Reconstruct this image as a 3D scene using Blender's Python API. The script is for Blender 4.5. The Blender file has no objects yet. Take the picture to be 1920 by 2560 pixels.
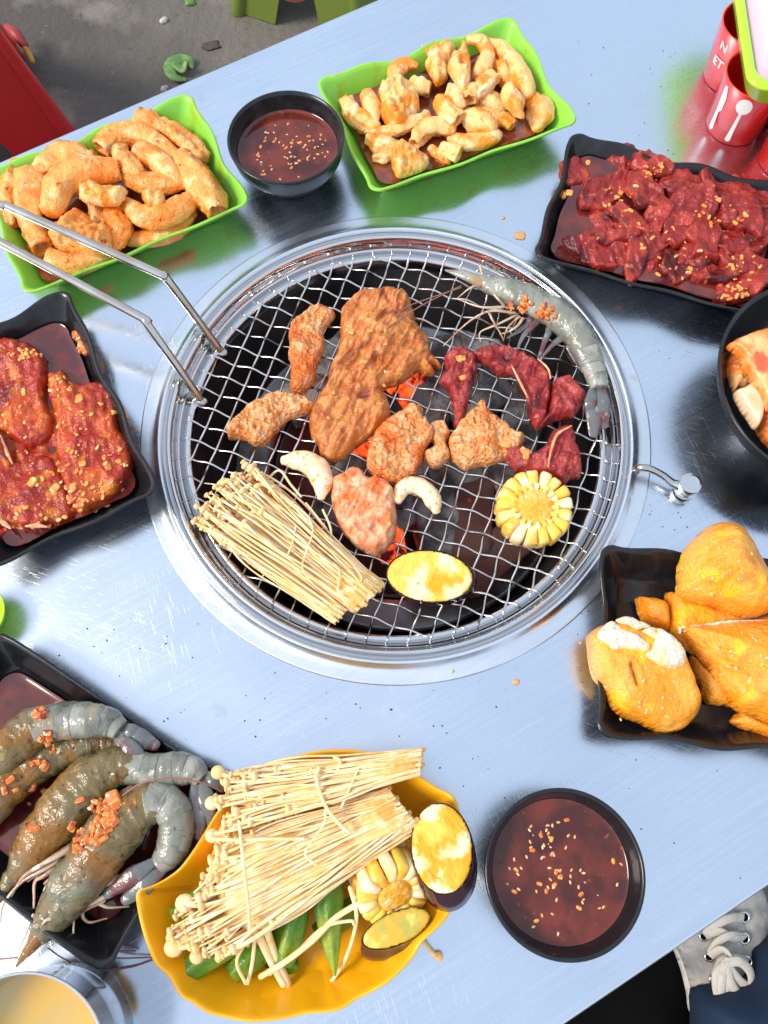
import bpy, math, random
import numpy as np
from mathutils import Vector, Matrix

# ------------------------------------------------------------------ camera, world, sun
sc = bpy.context.scene
PI = math.pi
TZ = 0.75                      # table top height above the floor
CH = 0.618                     # lens height above the table top
TH, RO, FP = math.radians(18.825), math.radians(-0.959), 2045.0
cam_d = bpy.data.cameras.new('camera'); cam = bpy.data.objects.new('camera', cam_d)
sc.collection.objects.link(cam); sc.camera = cam
cam_d.sensor_fit = 'VERTICAL'; cam_d.sensor_height = 24; cam_d.lens = 24 * FP / 2560
cam_d.clip_start = 0.02; cam_d.clip_end = 300
cam.matrix_world = Matrix.Translation((0, 0, TZ + CH)) @ Matrix.Rotation(TH, 4, 'X') @ Matrix.Rotation(RO, 4, 'Z')
SUN_EL, SUN_AZ = math.radians(45), math.radians(-100)      # azimuth from +Y towards +X
w = bpy.data.worlds.new('World'); sc.world = w; w.use_nodes = True
nt = w.node_tree; nt.nodes.clear()
sky = nt.nodes.new('ShaderNodeTexSky'); sky.sky_type = 'NISHITA'; sky.sun_disc = False
sky.sun_elevation = SUN_EL; sky.sun_rotation = SUN_AZ; sky.dust_density = 3; sky.air_density = 1.0
bg1 = nt.nodes.new('ShaderNodeBackground'); bg1.inputs[1].default_value = 0.07
bg2 = nt.nodes.new('ShaderNodeBackground'); bg2.inputs[0].default_value = (0.76, 0.87, 1.0, 1); bg2.inputs[1].default_value = 0.80
add = nt.nodes.new('ShaderNodeAddShader'); out = nt.nodes.new('ShaderNodeOutputWorld')
nt.links.new(sky.outputs[0], bg1.inputs[0]); nt.links.new(bg1.outputs[0], add.inputs[0])
nt.links.new(bg2.outputs[0], add.inputs[1]); nt.links.new(add.outputs[0], out.inputs[0])
sd = bpy.data.lights.new('sun', 'SUN'); sd.energy = 2.6; sd.angle = math.radians(20); sd.color = (1, 0.91, 0.78)
sun = bpy.data.objects.new('sun', sd); sc.collection.objects.link(sun)
sdir = Vector((math.sin(SUN_AZ) * math.cos(SUN_EL), math.cos(SUN_AZ) * math.cos(SUN_EL), math.sin(SUN_EL)))
sun.rotation_euler = sdir.to_track_quat('Z', 'Y').to_euler(); sun.location = (0, 0, 5)
sc.view_settings.view_transform = 'Standard'; sc.view_settings.look = 'None'
sc.view_settings.exposure = 0.2; sc.view_settings.gamma = 1
sc.view_settings.use_curve_mapping = False
sc.render.engine = 'CYCLES'
sc.render.resolution_x = 768; sc.render.resolution_y = 1024

# ------------------------------------------------------------------ measuring helpers
def P(x, y, z=0.0):
    """point of the place seen at photo pixel x, y and lying z above the table top"""
    a = (x - 960) / FP; b = -(y - 1280) / FP
    c, s = math.cos(RO), math.sin(RO); a, b = c * a - s * b, s * a + c * b
    dx, dy, dz = a, b * math.cos(TH) + math.sin(TH), b * math.sin(TH) - math.cos(TH)
    k = (CH - z) / (-dz)
    return np.array([dx * k, dy * k, TZ + z])
ZN = dict(A=(0, 0, .57866), B=(700, 0, .48222), C=(1300, 200, .37372), D=(1200, 0, .434), E=(360, 520, .42194),
          F=(960, 560, .48222), G=(360, 1060, .42194), H=(900, 1100, .48222), I=(0, 680, .34348), J=(0, 1540, .4611),
          K=(320, 1820, .55455), L=(1180, 1900, .44605), M=(1420, 1260, .30139), N=(1500, 680, .28037),
          W=(0, 0, 1.15732), S=(0, 0, 1.0))
def Q(zn, x, y, z=0.0):
    o = ZN[zn]; return P(o[0] + x * o[2], o[1] + y * o[2], z)
def QL(zn, pts, z=0.0):
    return np.array([Q(zn, p[0], p[1], p[2] if len(p) > 2 and z is None else z) for p in pts])
def pxm(zn, x, y, z=0.0):
    """metres per zone pixel around a point"""
    a = Q(zn, x - 5, y, z); b = Q(zn, x + 5, y, z); return np.linalg.norm(a - b) / 10

# ------------------------------------------------------------------ noise
_rt = np.random.RandomState(7).rand(8192)
def vnoise(p, seed=0):
    f = np.floor(p).astype(np.int64); t = p - f; t = t * t * t * (t * (t * 6 - 15) + 10)
    def h(i, j, k):
        return _rt[((f[:, 0] + i) * 73856093 ^ (f[:, 1] + j) * 19349663 ^ (f[:, 2] + k) * 83492791 ^ (seed * 2654435)) & 8191]
    r = 0
    for i in (0, 1):
        for j in (0, 1):
            for k in (0, 1):
                wt = (t[:, 0] if i else 1 - t[:, 0]) * (t[:, 1] if j else 1 - t[:, 1]) * (t[:, 2] if k else 1 - t[:, 2])
                r = r + wt * h(i, j, k)
    return r * 2 - 1
def fbm(p, octv=3, seed=0):
    r = 0; a = 1; s = 0
    for o in range(octv):
        r = r + a * vnoise(p * (2.03 ** o), seed + o * 17); s += a; a *= .5
    return r / s
def ridge(p, octv=2, seed=0):
    r = 0; a = 1; s = 0
    for o in range(octv):
        r = r + a * (1 - 2 * np.abs(vnoise(p * (2.1 ** o), seed + o * 13))); s += a; a *= .5
    return r / s

# ------------------------------------------------------------------ objects
COL = sc.collection
def props(o, label=None, cat=None, group=None, kind=None):
    if label: o['label'] = label
    if cat: o['category'] = cat
    if group: o['group'] = group
    if kind: o['kind'] = kind
    return o
def worldloc(o):
    v = np.zeros(3)
    while o is not None:
        v = v + np.array(o.location); o = o.parent
    return v
def mk(name, VF, m, parent=None, smooth=True, label=None, cat=None, group=None, kind=None, flatang=None):
    V, F = VF; V = np.asarray(V, float)
    o0 = np.array([(V[:, 0].min() + V[:, 0].max()) / 2, (V[:, 1].min() + V[:, 1].max()) / 2, V[:, 2].min()])
    me = bpy.data.meshes.new(name); me.from_pydata((V - o0).tolist(), [], [list(map(int, f)) for f in F])
    if smooth: me.polygons.foreach_set('use_smooth', [True] * len(me.polygons))
    if flatang: 
        try: me.set_sharp_from_angle(angle=math.radians(flatang))
        except Exception: pass
    me.materials.append(m); me.update()
    o = bpy.data.objects.new(name, me); COL.objects.link(o)
    if parent is not None:
        o.parent = parent; o.location = o0 - worldloc(parent)
    else: o.location = o0
    return props(o, label, cat, group, kind)
def empty(name, loc, label, cat, group=None, kind=None):
    o = bpy.data.objects.new(name, None); COL.objects.link(o); o.location = loc; o.empty_display_size = .02
    return props(o, label, cat, group, kind)
def inst(name, mesh, parent, loc, rot=(0, 0, 0), scale=(1, 1, 1), wl=None):
    o = bpy.data.objects.new(name, mesh); COL.objects.link(o)
    pl = worldloc(parent) if wl is None else wl
    o.parent = parent; o.location = np.array(loc) - pl; o.rotation_euler = rot; o.scale = scale
    return o
def join(*vfs):
    V = []; F = []; n = 0
    for v, f in vfs:
        V.append(np.asarray(v)); F += [[i + n for i in q] for q in f]; n += len(v)
    return np.vstack(V), F
def mesh_of(name, VF, m, smooth=True):
    V, F = VF; me = bpy.data.meshes.new(name); me.from_pydata(np.asarray(V).tolist(), [], [list(map(int, f)) for f in F])
    if smooth: me.polygons.foreach_set('use_smooth', [True] * len(me.polygons))
    me.materials.append(m); return me

# ------------------------------------------------------------------ shape builders
def smooth_closed(pts, k=6):
    p = np.asarray(pts, float); n = len(p); out = []
    for i in range(n):
        a, b, c, d = p[(i - 1) % n], p[i], p[(i + 1) % n], p[(i + 2) % n]
        for t in np.arange(k) / k:
            out.append(.5 * ((2 * b) + (c - a) * t + (2 * a - 5 * b + 4 * c - d) * t * t + (3 * b - a - 3 * c + d) * t ** 3))
    return np.array(out)
def smooth_open(pts, k=6):
    p = np.asarray(pts, float)
    if len(p) < 3:
        return np.array([p[0] * (1 - t) + p[-1] * t for t in np.linspace(0, 1, k + 1)])
    p = np.vstack([2 * p[0] - p[1], p, 2 * p[-1] - p[-2]]); out = []
    for i in range(1, len(p) - 2):
        a, b, c, d = p[i - 1:i + 3]
        for t in np.arange(k) / k:
            out.append(.5 * ((2 * b) + (c - a) * t + (2 * a - 5 * b + 4 * c - d) * t * t + (3 * b - a - 3 * c + d) * t ** 3))
    out.append(p[-2]); return np.array(out)
def rings_mesh(R, closed=True, cap0=True, cap1=True):
    n = len(R[0]); V = np.vstack(R); F = []
    for i in range(len(R) - 1):
        for j in range(n if closed else n - 1):
            k = (j + 1) % n; F.append([i * n + j, i * n + k, (i + 1) * n + k, (i + 1) * n + j])
    if cap0:
        V = np.vstack([V, R[0].mean(0)]); c = len(V) - 1
        F += [[c, (j + 1) % n, j] for j in range(n)]
    if cap1:
        V = np.vstack([V, R[-1].mean(0)]); c = len(V) - 1; b = (len(R) - 1) * n
        F += [[c, b + j, b + (j + 1) % n] for j in range(n)]
    return V, F
def tube(pts, rad, seg=12, k=6, ends=('round', 'round'), flat=1.0, namp=0, nsc=100, seed=0, crimp=0, ridges=0, ramp=.1, twist=0, wrinkle=0):
    """swept tube through points; rad is one radius or one per point; ends round / open / flat"""
    pts = np.asarray(pts, float)
    rad = np.full(len(pts), rad) if np.isscalar(rad) else np.asarray(rad, float)
    q = smooth_open(np.c_[pts, rad], k); C, r = q[:, :3], np.maximum(q[:, 3], 1e-5)
    T = np.gradient(C, axis=0); T /= np.linalg.norm(T, axis=1)[:, None] + 1e-12
    up = np.array([0, 0, 1.0]); N = []; nprev = None
    for t in T:
        if nprev is None:
            a = up if abs(t[2]) < .9 else np.array([1.0, 0, 0])
            n = a - t * (a @ t)
        else: n = nprev - t * (nprev @ t)
        n /= np.linalg.norm(n) + 1e-12; N.append(n); nprev = n
    N = np.array(N); B = np.cross(T, N)
    cs, rs, ts, ns, bs = list(C), list(r), list(T), list(N), list(B)
    def extra(i, sgn, mode):
        c, rr, t, n, b = C[i], r[i], T[i] * sgn, N[i], B[i]
        if mode == 'round': L = [(rr * .38 * 1.0, .92), (rr * .68, .72), (rr * .86, .42)]
        elif mode == 'open': L = [(rr * .12, .95), (rr * .16, .82), (rr * .05, .62), (-rr * .35, .5), (-rr * 1.0, .42)]
        else: L = [(rr * .04, .93), (rr * .05, .5)]
        return [(c + t * l, rr * s, T[i], n, b) for l, s in L]
    e1 = extra(len(C) - 1, 1, ends[1]); e0 = extra(0, -1, ends[0])[::-1]
    allr = e0 + list(zip(cs, rs, ts, ns, bs)) + e1
    th = np.arange(seg) / seg * 2 * PI; R = []
    for idx, (c, rr, t, n, b) in enumerate(allr):
        tt = th + twist * idx
        m = rr * (1 + ramp * np.cos(ridges * th)) if ridges else rr * np.ones(seg)
        if wrinkle:
            sl = c[0] * 17 + c[1] * 23 + c[2] * 9
            m = m * (1 + wrinkle * fbm(np.c_[np.cos(th) * 2.2 + seed, np.sin(th) * 2.2, np.full(seg, sl * 1.6)], 2, seed) - wrinkle * .7 * np.maximum(0, ridge(np.c_[np.cos(th) * 1.3, np.sin(th) * 1.3 + seed, np.full(seg, sl)], 1, seed + 3)) ** 3)
        R.append(c + n * (np.cos(tt) * m * flat)[:, None] + b * (np.sin(tt) * m)[:, None])
    V, F = rings_mesh(R)
    if namp:
        cen = np.vstack([np.repeat(np.array([a[0] for a in allr]), seg, 0), R[0].mean(0), R[-1].mean(0)])
        d = V - cen; l = np.linalg.norm(d, axis=1)[:, None] + 1e-9
        nn = fbm(V * nsc + seed * 3.7, 3, seed)
        nn = nn + .6 * ridge(V * nsc * 1.7 + seed, 2, seed + 5)
        V = V + d / l * (nn * namp)[:, None] * np.minimum(1, l / (rad.max() * .5))
    return V, F
def poly_sd(px, py, O):
    A = O; Bn = np.roll(O, -1, 0); best = np.full(len(px), 1e9); bx = np.zeros(len(px)); by = np.zeros(len(px)); ins = np.zeros(len(px), bool)
    for a, b in zip(A, Bn):
        e = b - a; L = e @ e + 1e-18
        t = np.clip(((px - a[0]) * e[0] + (py - a[1]) * e[1]) / L, 0, 1)
        qx = a[0] + t * e[0]; qy = a[1] + t * e[1]; d = (px - qx) ** 2 + (py - qy) ** 2
        m = d < best; best[m] = d[m]; bx[m] = qx[m]; by[m] = qy[m]
        if a[1] != b[1]:
            cr = ((a[1] > py) != (b[1] > py)) & (px < (b[0] - a[0]) * (py - a[1]) / (b[1] - a[1]) + a[0])
            ins ^= cr
    return np.sqrt(best), bx, by, ins
def slab(outline, z0, th, rw=None, res=.0016, noise=(), hf=None, bot=.35, k=5, jag=0, seed=0, tilt=(0, 0), sm=True):
    """a lump traced by its outline (world x, y), domed th high with rounded edge rw; noise = (kind, size m, height m[, stretch, angle])"""
    O = np.asarray(outline)[:, :2]
    if sm: O = smooth_closed(O, k)
    cen = O.mean(0)
    if jag:
        d = O - cen; l = np.linalg.norm(d, axis=1)[:, None] + 1e-9
        O = O + d / l * (fbm(np.c_[O * 160, np.full(len(O), seed * 1.3)], 3, seed) * jag)[:, None]
    lo = O.min(0) - res; hi = O.max(0) + res
    nx = int((hi[0] - lo[0]) / res) + 2; ny = int((hi[1] - lo[1]) / res) + 2
    X, Y = np.meshgrid(lo[0] + np.arange(nx) * res, lo[1] + np.arange(ny) * res, indexing='ij'); x = X.ravel(); y = Y.ravel()
    d, bx, by, ins = poly_sd(x, y, O)
    snap = (~ins) | (d < res * .35)
    I = ins.reshape(nx, ny); cell = I[:-1, :-1] | I[1:, :-1] | I[:-1, 1:] | I[1:, 1:]
    ci, cj = np.nonzero(cell); q = np.stack([ci * ny + cj, (ci + 1) * ny + cj, (ci + 1) * ny + cj + 1, ci * ny + cj + 1], 1)
    use = np.unique(q); mp = -np.ones(nx * ny, int); mp[use] = np.arange(len(use)); q = mp[q]
    x = np.where(snap, bx, x)[use]; y = np.where(snap, by, y)[use]; d = np.where(snap, 0, d)[use]
    rw = rw or th * 1.2; t = np.clip(d / rw, 0, 1); e = np.sqrt(np.clip(1 - (1 - t) ** 2, 0, 1))
    h = th * e; p3 = np.c_[x, y, np.full(len(x), seed * .37)]
    for nz in noise:
        kd, s, a = nz[:3]; pp = p3.copy()
        if len(nz) > 3:
            st, an = nz[3], math.radians(nz[4]); c_, s_ = math.cos(an), math.sin(an)
            u = pp[:, 0] * c_ + pp[:, 1] * s_; v = -pp[:, 0] * s_ + pp[:, 1] * c_
            wob = .35 * s * fbm(p3 / (s * 3) + 9, 2, seed); pp = np.c_[u / st, v + wob, pp[:, 2]]
        h = h + (fbm if kd == 'f' else ridge)(pp / s, 2 if kd == 'r' else 3, seed + 3) * a * np.minimum(1, e * 1.3)
    if hf is not None: h = h + hf(x, y, d) * e
    h = h + ((x - cen[0]) * tilt[0] + (y - cen[1]) * tilt[1])
    hb = -bot * th * e + ((x - cen[0]) * tilt[0] + (y - cen[1]) * tilt[1])
    n = len(x); edge = d <= 0; bm = np.arange(n) + n; bm[edge] = np.nonzero(edge)[0]
    V = np.vstack([np.c_[x, y, z0 + h], np.c_[x, y, z0 + hb]])
    ar = lambda f: len(set(f)) > 2
    F = []
    for f in q.tolist():
        g = list(dict.fromkeys(f)); F.append(g)
        b = [int(bm[i]) for i in f][::-1]
        if any(i >= n for i in b): F.append(b)
    usev = np.unique(np.array([i for f in F for i in f])); m2 = -np.ones(len(V), int); m2[usev] = np.arange(len(usev))
    F = [[int(m2[i]) for i in f] for f in F]
    return V[usev], F
def blob(cx, cy, rx, ry, rot, n=14, seed=0, irr=.18):
    rd = random.Random(seed); o = []; a = math.radians(rot)
    for i in range(n):
        t = 2 * PI * i / n; k = 1 + rd.uniform(-irr, irr); u = rx * math.cos(t) * k; v = ry * math.sin(t) * k
        o.append((cx + u * math.cos(a) - v * math.sin(a), cy + u * math.sin(a) + v * math.cos(a)))
    return o
def superq(a, b, c, e1=.6, e2=.6, nu=12, nv=8):
    f = lambda w, e: np.sign(w) * np.abs(w) ** e
    R = []
    for i in range(1, nv):
        ph = -PI / 2 + PI * i / nv; th = np.arange(nu) / nu * 2 * PI
        R.append(np.c_[a * f(np.cos(ph), e1) * f(np.cos(th), e2), b * f(np.cos(ph), e1) * f(np.sin(th), e2), np.full(nu, c * f(np.sin(ph), e1))])
    V, F = rings_mesh(R, cap0=False, cap1=False); n = nu
    V = np.vstack([V, [0, 0, -c], [0, 0, c]]); c0, c1 = len(V) - 2, len(V) - 1; b_ = (len(R) - 1) * n
    F += [[c0, (j + 1) % n, j] for j in range(n)] + [[c1, b_ + j, b_ + (j + 1) % n] for j in range(n)]
    return V, F
def xform(VF, loc=(0, 0, 0), rot=(0, 0, 0), s=1.0):
    M = Matrix.LocRotScale(Vector(loc), None, None).to_3x3() if False else None
    from mathutils import Euler
    R = np.array(Euler(rot).to_matrix()); V = np.asarray(VF[0]) * s
    return V @ R.T + np.array(loc), VF[1]
def lathe(prof, cx, cy, seg=64, cap0=False, cap1=False, z=TZ):
    th = np.arange(seg) / seg * 2 * PI
    R = [np.c_[cx + r * np.cos(th), cy + r * np.sin(th), np.full(seg, z + h)] for r, h in prof]
    return rings_mesh(R, cap0=cap0, cap1=cap1)

# ------------------------------------------------------------------ materials
def setin(b, **kw):
    for k_, v in kw.items():
        k_ = k_.replace('_', ' ')
        if k_ in b.inputs: b.inputs[k_].default_value = v
def mat(name, c, rough=.5, metal=0, spec=.5, coat=0, coatr=.08, sss=0, sssr=(1, .4, .2), layers=(), bumps=(), trans=0, emit=None):
    """layers: (colour, noise scale, from, to[, strength, seed offset]); bumps: (scale, strength, distance[, type])"""
    m = bpy.data.materials.new(name); m.use_nodes = True; N = m.node_tree.nodes; L = m.node_tree.links
    b = N['Principled BSDF']; setin(b, Roughness=rough, Metallic=metal, IOR=1.45, Coat_Weight=coat, Coat_Roughness=coatr,
                                    Specular_IOR_Level=spec, Transmission_Weight=trans)
    if sss: setin(b, Subsurface_Weight=sss, Subsurface_Radius=sssr, Subsurface_Scale=.003)
    tc = N.new('ShaderNodeTexCoord'); oi = N.new('ShaderNodeObjectInfo'); va = N.new('ShaderNodeVectorMath'); va.operation = 'ADD'
    sc_ = N.new('ShaderNodeVectorMath'); sc_.operation = 'SCALE'; cx = N.new('ShaderNodeCombineXYZ')
    for i in range(3): L.new(oi.outputs['Random'], cx.inputs[i])
    L.new(cx.outputs[0], sc_.inputs[0]); sc_.inputs['Scale'].default_value = 7.3
    L.new(tc.outputs['Object'], va.inputs[0]); L.new(sc_.outputs[0], va.inputs[1]); vec = va.outputs[0]
    cur = None
    base = (*c, 1)
    for i, ly in enumerate(layers):
        col, s, f0, f1 = ly[:4]; st = ly[4] if len(ly) > 4 else 1
        nz = N.new('ShaderNodeTexNoise'); nz.noise_dimensions = '4D'; nz.inputs['W'].default_value = i * 3.7
        nz.inputs['Scale'].default_value = s; nz.inputs['Detail'].default_value = 4
        L.new(vec, nz.inputs['Vector'])
        mr = N.new('ShaderNodeMapRange'); L.new(nz.outputs[0], mr.inputs[0]); mr.inputs[1].default_value = f0; mr.inputs[2].default_value = f1
        mr.inputs[4].default_value = st
        mx = N.new('ShaderNodeMix'); mx.data_type = 'RGBA'; L.new(mr.outputs[0], mx.inputs[0])
        if cur is None: mx.inputs[6].default_value = base
        else: L.new(cur, mx.inputs[6])
        mx.inputs[7].default_value = (*col, 1); cur = mx.outputs[2]
    if cur is None: b.inputs['Base Color'].default_value = base
    else: L.new(cur, b.inputs['Base Color'])
    bn = None
    for bp in bumps:
        s, st, ds = bp[:3]; ty = bp[3] if len(bp) > 3 else 'n'
        if ty == 'v': tx = N.new('ShaderNodeTexVoronoi'); tx.feature = 'SMOOTH_F1'; tx.inputs['Smoothness'].default_value = .4
        else: tx = N.new('ShaderNodeTexNoise'); tx.inputs['Detail'].default_value = 4
        tx.inputs['Scale'].default_value = s; L.new(vec, tx.inputs['Vector'])
        bu = N.new('ShaderNodeBump'); bu.inputs['Strength'].default_value = st; bu.inputs['Distance'].default_value = ds
        L.new(tx.outputs[0], bu.inputs['Height'])
        if bn is not None: L.new(bn, bu.inputs['Normal'])
        bn = bu.outputs[0]
    if bn is not None: L.new(bn, b.inputs['Normal'])
    if bn is not None and coat: L.new(bn, b.inputs['Coat Normal'])
    if emit: setin(b, Emission_Color=(*emit[0], 1), Emission_Strength=emit[1])
    return m
def steel_mat(name, c=(.62, .66, .72), rough=.22, scratch=True, wob=.0006, stain=False):
    m = mat(name, c, rough, metal=1); N = m.node_tree.nodes; L = m.node_tree.links; b = N['Principled BSDF']
    tc = N.new('ShaderNodeTexCoord'); prev = None; rsum = None
    def noise(scale, stretch=None, ang=0, detail=3, wv=0):
        mp = N.new('ShaderNodeMapping'); mp.inputs['Rotation'].default_value = (0, 0, ang)
        mp2 = N.new('ShaderNodeMapping'); mp2.inputs['Scale'].default_value = stretch or (1, 1, 1)
        L.new(tc.outputs['Object'], mp.inputs[0]); L.new(mp.outputs[0], mp2.inputs[0])
        n = N.new('ShaderNodeTexNoise'); n.noise_dimensions = '4D'; n.inputs['W'].default_value = wv
        n.inputs['Scale'].default_value = scale; n.inputs['Detail'].default_value = detail; L.new(mp2.outputs[0], n.inputs['Vector']); return n.outputs[0]
    def rng(s, a, b_, c_, d_):
        mr = N.new('ShaderNodeMapRange'); L.new(s, mr.inputs[0])
        for i, v in enumerate((a, b_, c_, d_)): mr.inputs[i + 1].default_value = v
        return mr.outputs[0]
    def madd(x, y, op='ADD'):
        q = N.new('ShaderNodeMath'); q.operation = op; L.new(x, q.inputs[0])
        if isinstance(y, (int, float)): q.inputs[1].default_value = y
        else: L.new(y, q.inputs[1])
        return q.outputs[0]
    h = None
    if wob:
        bu = N.new('ShaderNodeBump'); bu.inputs['Distance'].default_value = wob; bu.inputs['Strength'].default_value = 1
        L.new(noise(6, detail=2), bu.inputs['Height']); prev = bu.outputs[0]
    r = rng(noise(7, wv=2, detail=6), .32, .68, rough * .6, rough * 1.6)
    if scratch:
        tot = None
        for i, (an, sx, th0) in enumerate([(.35, 1.2, 0.66), (-.5, .8, 0.68), (1.25, .9, 0.66), (.9, 1.5, 0.69), (-1.2, .7, .74)]):
            n = rng(noise(80, (sx * .45, 30, 1), an, 2, i * 5), th0 - .02, th0 + .05, 0, 1)
            g = rng(noise(6, wv=i + 30), .42, .62, 0, 1); n = madd(n, g, 'MULTIPLY')
            tot = n if tot is None else madd(tot, n)
        r = madd(r, madd(tot, .16, 'MULTIPLY'))
        br = N.new('ShaderNodeBump'); br.inputs['Distance'].default_value = .0001; br.inputs['Strength'].default_value = .28
        L.new(tot, br.inputs['Height'])
        if prev is not None: L.new(prev, br.inputs['Normal'])
        prev = br.outputs[0]
        mx = N.new('ShaderNodeMix'); mx.data_type = 'RGBA'; mx.inputs[6].default_value = (*c, 1)
        mx.inputs[7].default_value = (min(1, c[0] * 1.45), min(1, c[1] * 1.38), min(1, c[2] * 1.25), 1)
        L.new(madd(tot, .38, 'MULTIPLY'), mx.inputs[0])
        col = mx.outputs[2]
        mx2 = N.new('ShaderNodeMix'); mx2.data_type = 'RGBA'; L.new(col, mx2.inputs[6]); mx2.inputs[7].default_value = (c[0] * .80, c[1] * .80, c[2] * .84, 1)
        L.new(rng(noise(4, wv=9, detail=5), .5, .75, 0, .55), mx2.inputs[0]); col = mx2.outputs[2]
        mx3 = N.new('ShaderNodeMix'); mx3.data_type = 'RGBA'; L.new(col, mx3.inputs[6]); mx3.inputs[7].default_value = (.12, .10, .08, 1)
        L.new(rng(noise(260, wv=14, detail=1), .80, .84, 0, .7), mx3.inputs[0]); col = mx3.outputs[2]
        mx5 = N.new('ShaderNodeMix'); mx5.data_type = 'RGBA'; L.new(col, mx5.inputs[6]); mx5.inputs[7].default_value = (min(1, c[0] * 1.3), min(1, c[1] * 1.25), min(1, c[2] * 1.18), 1)
        st1 = noise(15, (.8, 26, 1), -.5, 7, 41); L.new(madd(rng(st1, .40, .70, 0, .32), rng(noise(2.6, wv=44, detail=4), .38, .62, .15, 1), 'MULTIPLY'), mx5.inputs[0]); col = mx5.outputs[2]
        r = madd(r, rng(st1, .35, .65, 0, .04))
        if stain:
            mx4 = N.new('ShaderNodeMix'); mx4.data_type = 'RGBA'; L.new(col, mx4.inputs[6]); mx4.inputs[7].default_value = (.45, .33, .20, 1)
            L.new(rng(noise(38, wv=21, detail=5), .67, .76, 0, .35), mx4.inputs[0]); col = mx4.outputs[2]
        L.new(col, b.inputs['Base Color'])
    L.new(r, b.inputs['Roughness'])
    if prev is not None: L.new(prev, b.inputs['Normal'])
    return m

M = {}
M['table'] = steel_mat('brushed_table_steel', (.62, .69, .79), .19, wob=.0010, stain=True)
M['flange'] = steel_mat('flange_steel', (.70, .74, .80), .26, wob=.0003, stain=True)
M['polish'] = steel_mat('polished_steel', (.66, .66, .67), .09, scratch=False, wob=.0002)
M['wire'] = mat('wire_steel', (.66, .64, .61), .2, metal=1, layers=[((.28, .15, .07), 45, .56, .66, .8), ((.05, .04, .035), 22, .58, .64, .9)])
M['rod'] = mat('rod_steel', (.55, .53, .50), .16, metal=1, layers=[((.38, .30, .22), 20, .45, .6, .8)])
M['liner'] = mat('sooty_liner', (.035, .034, .034), .42, metal=.3, layers=[((.11, .10, .10), 12, .5, .7), ((.09, .03, .02), 20, .6, .7, .5)])
M['baffle'] = mat('grey_baffle', (.28, .285, .30), .36, metal=.8, layers=[((.06, .055, .05), 22, .46, .64)])
M['coal'] = mat('charcoal', (.085, .080, .082), .85, layers=[((.34, .33, .33), 50, .42, .58, .9), ((.13, .08, .06), 30, .55, .65)], bumps=[(160, 1, .004), (700, .8, .0012)])
M['green'] = mat('green_melamine', (.25, .60, .06), .26, spec=.4, coat=.2, coatr=.1, layers=[((.30, .42, .02), 55, .56, .66, .8)])
M['black'] = mat('black_melamine', (.010, .0105, .012), .22, spec=.35, coat=.25, coatr=.12, layers=[((.02, .021, .024), 70, .5, .7)], bumps=[(600, .06, .0003)])
M['yellow'] = mat('yellow_melamine', (.94, .44, .008), .28, coat=.3, coatr=.1)
M['sauce'] = mat('dark_dipping_sauce', (.060, .008, .005), .06, spec=.5, coat=.3, coatr=.02, layers=[((.16, .022, .010), 34, .44, .62), ((.025, .003, .002), 60, .56, .76), ((.26, .05, .02), 130, .64, .70)], bumps=[(90, .12, .001)])
M['msauce'] = mat('marinade', (.075, .012, .012), .08, coat=.6, coatr=.03, layers=[((.16, .02, .010), 55, .45, .62)])
M['bsauce'] = mat('broth', (.17, .035, .014), .10, coat=.7, coatr=.03, layers=[((.34, .085, .02), 60, .5, .66)])
M['sesame'] = mat('sesame', (.72, .34, .12), .35, coat=.3, layers=[((.84, .56, .30), 200, .45, .6)])
M['garlic'] = mat('garlic', (.80, .36, .07), .25, coat=.6, layers=[((.70, .17, .02), 120, .45, .6), ((.88, .58, .24), 60, .58, .64)])
M['garlicr'] = mat('chilli_garlic', (.66, .15, .014), .22, coat=.6, layers=[((.80, .34, .07), 150, .50, .60), ((.25, .015, .005), 100, .54, .64)])
M['gut'] = mat('marinated_intestine', (.87, .37, .075), .28, spec=.35, coat=.5, coatr=.05, layers=[((.84, .20, .008), 42, .46, .58, .9), ((.92, .60, .26), 75, .54, .66, .85), ((.66, .06, .006), 190, .64, .68), ((.08, .025, .01), 420, .71, .74)], bumps=[(150, .9, .003), (480, .8, .0012)])
M['gut2'] = mat('pale_intestine', (.91, .52, .18), .26, spec=.35, coat=.5, coatr=.05, layers=[((.87, .26, .010), 48, .48, .58, .95), ((.94, .72, .44), 70, .56, .66, .85), ((.78, .10, .01), 220, .65, .69), ((.08, .03, .01), 420, .72, .75)], bumps=[(150, .7, .0026), (600, .5, .0009)])
M['gutg'] = mat('grilled_intestine', (.92, .68, .45), .3, coat=.4, layers=[((.86, .34, .03), 230, .58, .62, .9), ((.9, .45, .12), 60, .56, .66, .6)], bumps=[(160, .25, .001)])
M['raw'] = mat('raw_beef', (.25, .014, .011), .22, spec=.35, coat=.35, coatr=.05, layers=[((.40, .038, .024), 45, .46, .60), ((.085, .004, .005), 36, .53, .64), ((.60, .20, .07), 90, .65, .70, .8), ((.72, .42, .26), 60, .69, .71, .8)], bumps=[(110, .8, .003), (380, .8, .0014)])
M['raw2'] = mat('grilling_red_beef', (.27, .018, .018), .28, spec=.35, coat=.35, coatr=.07, layers=[((.42, .055, .045), 80, .45, .6), ((.11, .006, .008), 50, .55, .66), ((.62, .26, .10), 150, .67, .72, .7)], bumps=[(130, .9, .003), (440, .8, .0014)])
M['slabm'] = mat('marinated_beef', (.36, .020, .004), .2, spec=.35, coat=.4, coatr=.05, layers=[((.52, .070, .006), 32, .46, .58), ((.17, .005, .008), 26, .54, .66), ((.60, .16, .012), 80, .56, .65, .9)], bumps=[(110, .9, .003), (380, .9, .0014)])
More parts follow.
